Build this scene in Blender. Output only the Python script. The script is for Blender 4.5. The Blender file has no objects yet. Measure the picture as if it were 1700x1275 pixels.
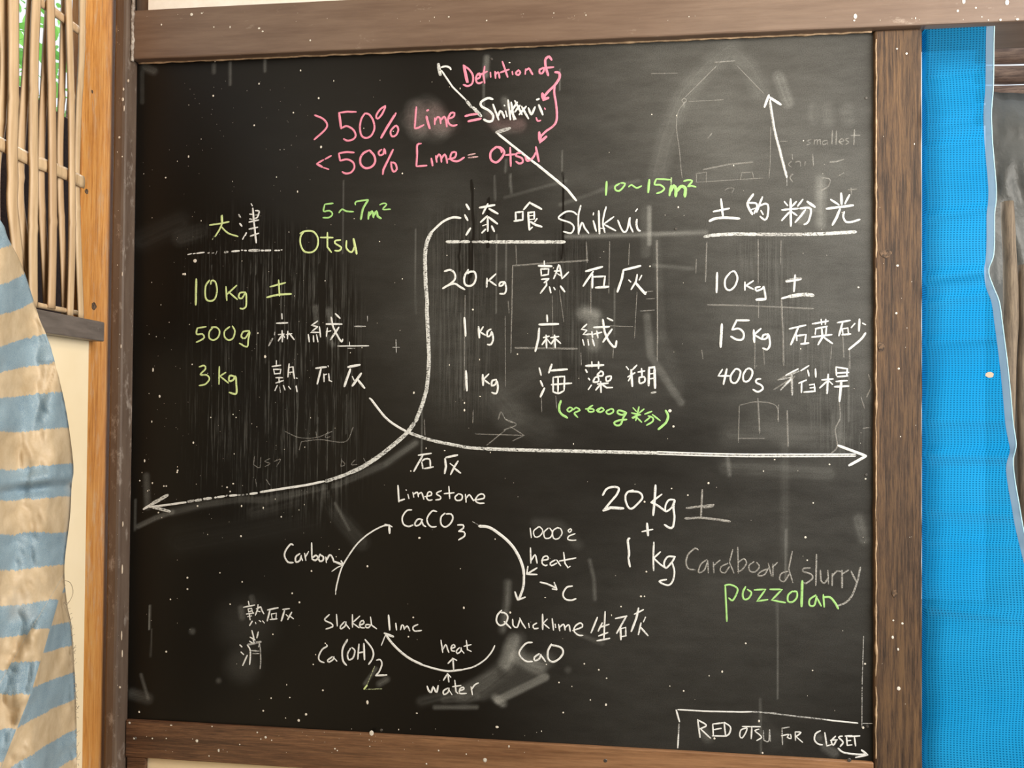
import bpy, bmesh, math, random
import numpy as np
from mathutils import Vector, Matrix, noise as mnoise
random.seed(7); rng = np.random.default_rng(7)
S = bpy.context.scene; COL = S.collection
# ------------------------------------------------------------------ camera, world, lights
ZB = 1.45                                   # height of the chalkboard's centre above the floor
F = 1277.0                                  # focal length in pixels of the 1700 x 1275 frame
cam_d = bpy.data.cameras.new('camera'); cam = bpy.data.objects.new('camera', cam_d); COL.objects.link(cam)
cam_d.sensor_width = 36; cam_d.lens = F / 1700 * 36; cam_d.clip_start = .02
cam.location = (0.27712, -1.85796, ZB - 0.0103); cam.rotation_euler = (1.58634432, -0.00740547, 0.11055179)
S.camera = cam
CM = cam.rotation_euler.to_matrix(); CL = Vector(cam.location)
S.view_settings.view_transform = 'Standard'; S.view_settings.look = 'None'
S.view_settings.gamma = 1; S.view_settings.use_curve_mapping = False
S.view_settings.exposure = 0.0
wd = bpy.data.worlds.new('sky'); S.world = wd; wd.use_nodes = True
bg = wd.node_tree.nodes['Background']; bg.inputs[0].default_value = (.86, .93, 1, 1); bg.inputs[1].default_value = 1.25
def area(name, loc, target, sx, sy, power, color):
    l = bpy.data.lights.new(name, 'AREA'); l.shape = 'RECTANGLE'; l.size = sx; l.size_y = sy; l.energy = power; l.color = color
    o = bpy.data.objects.new(name, l); COL.objects.link(o); o.location = loc
    o.rotation_euler = (Vector(target) - Vector(loc)).to_track_quat('-Z', 'Y').to_euler(); return o
area('doorway_daylight', (2.2, -1.35, 2.25), (-.1, -.45, 1.75), 1.7, 1.8, 112, (1, .94, .85))
area('left_fill', (.9, -1.5, 2.8), (-1.1, -.2, 1.6), .4, .4, 15, (1, .86, .66))  # added unseen fill light that brightens the left side
sun_d = bpy.data.lights.new('sun', 'SUN'); sun_d.energy = 2.6; sun_d.angle = .25; sun_d.color = (1, .96, .88)
sun = bpy.data.objects.new('sun', sun_d); COL.objects.link(sun)
sun.rotation_euler = Vector((.22, -.72, -.5)).to_track_quat('-Z', 'Y').to_euler()
# ------------------------------------------------------------------ helpers
def ray(px, py): return CM @ Vector(((px - 850) / F, -(py - 637.5) / F, -1))
def at(px, py, Y=0.0):                       # a pixel's point on the plane y = Y, parallel to the board
    d = ray(px, py); return CL + d * ((Y - CL.y) / d.y)
P0 = Vector((-.962, 0, ZB)); LD = Vector((.150, -.9887, 0)).normalized(); LN = Vector((.9887, .150, 0)).normalized()
def atl(px, py, off=0.0):                    # the same on the slanting side wall at the left, off metres out from it
    d = ray(px, py); return CL + d * ((P0 + LN * off - CL).dot(LN) / d.dot(LN))
def mesh_obj(name, bm, mats, parent=None, smooth=False):
    me = bpy.data.meshes.new(name); bm.normal_update(); bm.to_mesh(me); bm.free()
    o = bpy.data.objects.new(name, me); COL.objects.link(o)
    for m in (mats if isinstance(mats, (list, tuple)) else [mats]): me.materials.append(m)
    if smooth: me.polygons.foreach_set('use_smooth', [True] * len(me.polygons))
    if parent: o.parent = parent
    return o
def tag(o, label=None, cat=None, group=None, kind=None):
    if label: o['label'] = label
    if cat: o['category'] = cat
    if group: o['group'] = group
    if kind: o['kind'] = kind
    return o
def empty(name, loc):
    o = bpy.data.objects.new(name, None); COL.objects.link(o); o.location = loc; o.empty_display_size = .05
    bpy.context.view_layer.update(); return o
def under(o, parent):                        # parent keeping the world place
    bpy.context.view_layer.update(); o.parent = parent; o.matrix_parent_inverse = parent.matrix_world.inverted(); return o
def box(bm, x0, x1, y0, y1, z0, z1, bev=0.0, seg=2):
    vs = [bm.verts.new(p) for p in ((x0,y0,z0),(x1,y0,z0),(x1,y1,z0),(x0,y1,z0),(x0,y0,z1),(x1,y0,z1),(x1,y1,z1),(x0,y1,z1))]
    fs = [bm.faces.new([vs[i] for i in f]) for f in ((0,1,5,4),(1,2,6,5),(2,3,7,6),(3,0,4,7),(4,5,6,7),(3,2,1,0))]
    if bev: bmesh.ops.bevel(bm, geom=list({e for f in fs for e in f.edges}), offset=bev, segments=seg, profile=.5, affect='EDGES')
def prism(bm, pts, back, bev=0.0):           # a front polygon pushed back along a vector
    a = [bm.verts.new(p) for p in pts]; b = [bm.verts.new(Vector(p) + back) for p in pts]; n = len(a)
    fs = [bm.faces.new(a), bm.faces.new(b[::-1])] + [bm.faces.new((a[(i+1) % n], a[i], b[i], b[(i+1) % n])) for i in range(n)]
    bmesh.ops.recalc_face_normals(bm, faces=fs)
    if bev: bmesh.ops.bevel(bm, geom=list({e for f in fs for e in f.edges}), offset=bev, segments=2, profile=.5, affect='EDGES')
def tube(bm, pts, r, n=8, cap=True):
    rings = []
    for i, p in enumerate(pts):
        p = Vector(p); t = (Vector(pts[min(i+1, len(pts)-1)]) - Vector(pts[max(i-1, 0)])).normalized()
        u = t.cross(Vector((.3, .9, .1))).normalized(); v = t.cross(u); rr = r[i] if isinstance(r, (list, tuple)) else r
        rings.append([bm.verts.new(p + (u * math.cos(2*math.pi*k/n) + v * math.sin(2*math.pi*k/n)) * rr) for k in range(n)])
    for a, b in zip(rings, rings[1:]):
        for k in range(n): bm.faces.new((a[k], a[(k+1) % n], b[(k+1) % n], b[k]))
    if cap: bm.faces.new(rings[0][::-1]); bm.faces.new(rings[-1])
def catmull(p, step):                        # smooth curve through points, resampled
    p = [np.array(q, float) for q in p]
    if len(p) == 2: p2 = p
    q = [2*p[0] - p[1]] + p + [2*p[-1] - p[-2]]; out = []
    for i in range(1, len(q) - 2):
        n = max(2, int(np.linalg.norm(q[i+1] - q[i]) / step))
        for k in range(n):
            t = k / n
            out.append(.5*((2*q[i]) + (-q[i-1]+q[i+1])*t + (2*q[i-1]-5*q[i]+4*q[i+1]-q[i+2])*t*t + (-q[i-1]+3*q[i]-3*q[i+1]+q[i+2])*t**3))
    out.append(p[-1]); return out
# ------------------------------------------------------------------ materials
class NT:
    def __init__(s, name):
        s.m = bpy.data.materials.new(name); s.m.use_nodes = True; s.t = s.m.node_tree
        s.b = s.t.nodes['Principled BSDF']; s.out = s.t.nodes['Material Output']
    def n(s, typ, **kw):
        x = s.t.nodes.new(typ)
        for k, v in kw.items():
            if k.startswith('i_'): x.inputs[k[2:].replace('_', ' ')].default_value = v
            else: setattr(x, k, v)
        return x
    def l(s, a, b): s.t.links.new(a, b)
    def coords(s, scale):
        c = s.n('ShaderNodeTexCoord'); m = s.n('ShaderNodeMapping'); m.inputs['Scale'].default_value = scale
        s.l(c.outputs['Object'], m.inputs[0]); return m.outputs[0]
    def noise(s, scale, detail=4, rough=.6, stretch=(1,1,1), dist=0):
        x = s.n('ShaderNodeTexNoise'); x.inputs['Scale'].default_value = scale; x.inputs['Detail'].default_value = detail
        x.inputs['Roughness'].default_value = rough; x.inputs['Distortion'].default_value = dist
        s.l(s.coords(stretch), x.inputs['Vector']); return x.outputs['Fac']
    def ramp(s, fac, stops):
        r = s.n('ShaderNodeValToRGB'); e = r.color_ramp.elements
        while len(e) < len(stops): e.new(.5)
        for k, (p, c) in zip(e, stops): k.position = p; k.color = (*c, 1) if len(c) == 3 else c
        s.l(fac, r.inputs[0]); return r.outputs[0]
    def rampv(s, fac, a, b, va=0., vb=1.):
        r = s.n('ShaderNodeMapRange'); r.inputs[1].default_value = a; r.inputs[2].default_value = b
        r.inputs[3].default_value = va; r.inputs[4].default_value = vb; s.l(fac, r.inputs[0]); return r.outputs[0]
    def math(s, op, a, b=None):
        x = s.n('ShaderNodeMath', operation=op)
        for i, v in enumerate((a, b)):
            if v is None: continue
            if isinstance(v, (int, float)): x.inputs[i].default_value = v
            else: s.l(v, x.inputs[i])
        return x.outputs[0]
    def mix(s, fac, a, b, mode='MIX'):
        x = s.n('ShaderNodeMix', data_type='RGBA', blend_type=mode)
        for i, v in ((0, fac), (6, a), (7, b)):
            if isinstance(v, (int, float)): x.inputs[i].default_value = v
            elif isinstance(v, tuple): x.inputs[i].default_value = (*v, 1)
            else: s.l(v, x.inputs[i])
        return x.outputs[2]
    def attr(s, name):
        x = s.n('ShaderNodeAttribute'); x.attribute_name = name; return x.outputs['Fac']
    def bump(s, h, strength, dist=.002):
        x = s.n('ShaderNodeBump'); x.inputs['Strength'].default_value = strength; x.inputs['Distance'].default_value = dist
        s.l(h, x.inputs['Height']); s.l(x.outputs[0], s.b.inputs['Normal'])
    def color(s, c, rough=.6, spec=.5):
        if isinstance(c, tuple): s.b.inputs['Base Color'].default_value = (*c, 1)
        else: s.l(c, s.b.inputs['Base Color'])
        if isinstance(rough, (int, float)): s.b.inputs['Roughness'].default_value = rough
        else: s.l(rough, s.b.inputs['Roughness'])
        s.b.inputs['Specular IOR Level'].default_value = spec; return s
M = {}
def painted(name, c1, c2, c3, grain, rough=.45, scuff=.62, bump=.25):     # old oil paint on timber, scuffed
    m = NT(name); a = m.noise(9, 5, .6, grain); b = m.noise(30, 6, .7, grain); s = m.noise(14, 8, .75, tuple(.25*g + .75*min(grain)*2 for g in grain))
    col = m.ramp(a, [(.3, c1), (.62, c2)]); col = m.mix(m.rampv(b, .35, .75, 0, .35), col, c1)
    col = m.mix(m.rampv(s, scuff, scuff + .12, 0, .75), col, c3)
    m.color(col, rough); m.bump(b, bump, .0015); M[name] = m.m
painted('beam_paint', (.115, .072, .05), (.17, .115, .083), (.36, .30, .25), (.5, 4, 5))
painted('trim_paint', (.088, .060, .045), (.13, .095, .072), (.36, .31, .27), (6, 6, .6), .33, .56)
painted('sill_paint', (.10, .085, .075), (.17, .145, .13), (.30, .27, .25), (4, 1, 6), .4)
def timber(name, dark, mid, light, grain, rough=.6, ring=26, bump=.3, knots=True):
    m = NT(name); w = m.noise(ring * 1.6, 2, .5, grain, 1.2); f = m.noise(ring * 9, 6, .75, grain); big = m.noise(3.5, 3, .6, grain)
    t = m.math('ADD', m.math('MULTIPLY', w, .28), m.math('MULTIPLY', f, .72))
    col = m.ramp(t, [(.40, dark), (.5, mid), (.61, light)]); col = m.mix(m.rampv(big, .4, .7, 0, .45), col, dark)
    m.color(col, rough, .12 if name == 'old_board' else .5); m.bump(t, bump, .002); M[name] = m.m; return m
timber('weathered_timber', (.022, .011, .005), (.078, .043, .022), (.15, .085, .038), (3, 3, .16), .75, 9, .8)
mh = timber('mahogany', (.045, .019, .010), (.105, .048, .025), (.20, .10, .05), (.16, 3, 3), .42, 12, .25)
# the rail's stain has worn off towards its right end, leaving bare orange wood
xc = mh.n('ShaderNodeTexCoord'); xs_ = mh.n('ShaderNodeSeparateXYZ'); mh.l(xc.outputs['Object'], xs_.inputs[0]); wn = mh.noise(5, 4, .6, (1, 1, 2))
old = mh.b.inputs['Base Color'].links[0].from_socket
wear = mh.rampv(mh.math('ADD', xs_.outputs[0], mh.math('MULTIPLY', wn, .5)), -.5, 1.1, 0, .9)
bare = mh.ramp(mh.noise(24, 6, .75, (.16, 3, 3)), [(.36, (.22, .11, .05)), (.62, (.42, .235, .12))])
mh.l(mh.mix(wear, old, bare), mh.b.inputs['Base Color'])
OP = timber('orange_pine', (.38, .15, .03), (.60, .27, .065), (.70, .38, .12), (3.5, 3.5, .22), .45, 5, .15)
# the pine is scuffed with plaster and dirt in places
pm = OP; ps = pm.noise(16, 8, .75, (2.5, 2.5, .6)); pk = pm.b.inputs['Base Color'].links[0].from_socket
pl = pm.noise(2.2, 3, .6, (1, 1, 1))
pm.l(pm.mix(pm.math('MULTIPLY', pm.rampv(ps, .52, .66, 0, .7), pm.rampv(pl, .42, .6)), pk, (.52, .40, .28)), pm.b.inputs['Base Color'])
timber('old_board', (.014, .007, .005), (.03, .014, .010), (.05, .026, .018), (.3, 3, 3), .8, 10)
timber('grey_log', (.08, .06, .042), (.18, .135, .092), (.28, .215, .145), (3, 3, .2), .8, 5)
timber('brown_log', (.09, .055, .042), (.20, .13, .10), (.34, .23, .17), (.3, 3, 3), .7, 6)
m = NT('bamboo'); n1 = m.noise(12, 5, .6, (6, 6, .5)); n2 = m.noise(5, 3, .5, (1, 1, 1)); n3 = m.noise(90, 4, .7, (3, 3, .2))
info = m.n('ShaderNodeObjectInfo')
col = m.ramp(n1, [(.3, (.42, .29, .16)), (.65, (.66, .50, .31))]); col = m.mix(m.rampv(n2, .55, .75, 0, .5), col, (.30, .19, .10))
col = m.mix(m.math('MULTIPLY', info.outputs['Random'], .45), col, (.40, .24, .13)); m.color(col, .5); m.bump(n3, .25, .001); M['bamboo'] = m.m
m = NT('cream_plaster'); n1 = m.noise(4, 4); n2 = m.noise(160, 4)
m.color(m.ramp(n1, [(.3, (.80, .67, .45)), (.7, (.86, .74, .53))]), .85, .2); m.bump(n2, .12, .0006); M['cream_plaster'] = m.m
m = NT('white_plaster'); n1 = m.noise(22, 5, .7, (1, 1, 1)); m.color(m.ramp(n1, [(.3, (.80, .77, .70)), (.7, (.90, .88, .83))]), .8, .2); M['white_plaster'] = m.m
m = NT('earth_floor'); n1 = m.noise(6, 6); m.color(m.ramp(n1, [(.3, (.16, .13, .10)), (.7, (.28, .24, .19))]), .9); M['earth_floor'] = m.m
# black board: dull paint, chalk dust from the eraser plus painted glare, clean streaks where water ran down
m = NT('blackboard_paint'); dust_glare = m.attr('dust_glare'); drip = m.attr('drip'); pink = m.attr('pink')
nh = m.noise(7, 6, .7, (1.3, 1, 4)); nv = m.noise(42, 5, .75, (5, 1, .13)); nf = m.noise(420, 3, .6); ns = m.noise(60, 4, .7, (1.4, 1, 1.2))
g = m.math('MULTIPLY', m.rampv(nh, .3, .72, .68, 1.25), m.rampv(nf, .3, .7, .65, 1.3))
st = m.rampv(nv, .46, .64, -.9, 1.5)
tot = m.math('ADD', m.math('MULTIPLY', dust_glare, g), m.math('MULTIPLY', drip, st))
tot = m.math('ADD', tot, m.math('MULTIPLY', m.rampv(ns, .66, .8, 0, .05), 1.0))
tot = m.n('ShaderNodeClamp').inputs[0].node.outputs[0] if False else m.math('MAXIMUM', m.math('MINIMUM', tot, .9), 0)
chalk = m.mix(pink, (.50, .52, .50), (.62, .34, .36))
m.color(m.mix(tot, (.0055, .0047, .0036), chalk), m.rampv(tot, 0, .35, .40, .6), .19); M['blackboard'] = m.m
def chalk_mat(name, c, lo, hi, top):         # chalk on a rough board: grain lets the board show through
    m = NT(name); a = m.noise(330, 3, .65, (.55, 1, 1.5)); b = m.noise(55, 3, .6, (1, 1, 1)); v = m.noise(60, 2, .5, (9, 1, .25))
    t = m.math('ADD', m.math('MULTIPLY', a, .62), m.math('ADD', m.math('MULTIPLY', b, .24), m.math('MULTIPLY', v, .14)))
    al = m.rampv(t, lo, hi, .12 * top, top)
    m.color(c, .95, .1); m.l(al, m.b.inputs['Alpha']); M[name] = m.m
chalk_mat('chalk_white', (.76, .79, .80), .32, .46, .96); chalk_mat('chalk_white_wide', (.68, .71, .71), .40, .52, .92); chalk_mat('chalk_white_thin', (.68, .70, .70), .40, .58, .72)
chalk_mat('chalk_pink', (.78, .28, .40), .30, .44, .97); chalk_mat('chalk_pink_thin', (.82, .55, .58), .36, .54, .75)
chalk_mat('chalk_green', (.36, .66, .24), .30, .44, .97); chalk_mat('chalk_green_thin', (.55, .75, .42), .40, .56, .7)
chalk_mat('chalk_lime', (.62, .76, .36), .30, .46, .97); chalk_mat('chalk_lime_thin', (.6, .68, .42), .42, .58, .6)
chalk_mat('chalk_faint', (.72, .72, .69), .34, .58, .48); chalk_mat('chalk_faint_thin', (.7, .7, .68), .36, .6, .35)
chalk_mat('chalk_ghost', (.70, .70, .67), .36, .62, .30)
m = NT('white_paint'); m.color((.70, .68, .62), .5); M['white_paint'] = m.m
m = NT('steel_screw'); m.color((.10, .095, .09), .5); m.b.inputs['Metallic'].default_value = .6; M['steel'] = m.m
m = NT('caulk'); n1 = m.noise(40, 5, .7); m.color(m.ramp(n1, [(.35, (.25, .17, .10)), (.7, (.58, .42, .27))]), .7); m.bump(n1, .5, .003); M['caulk'] = m.m
m = NT('pale_caulk'); n1 = m.noise(60, 5, .7); m.color(m.ramp(n1, [(.4, (.16, .12, .095)), (.66, (.50, .46, .41))]), .7); m.bump(n1, .6, .003); M['pale_caulk'] = m.m
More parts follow.
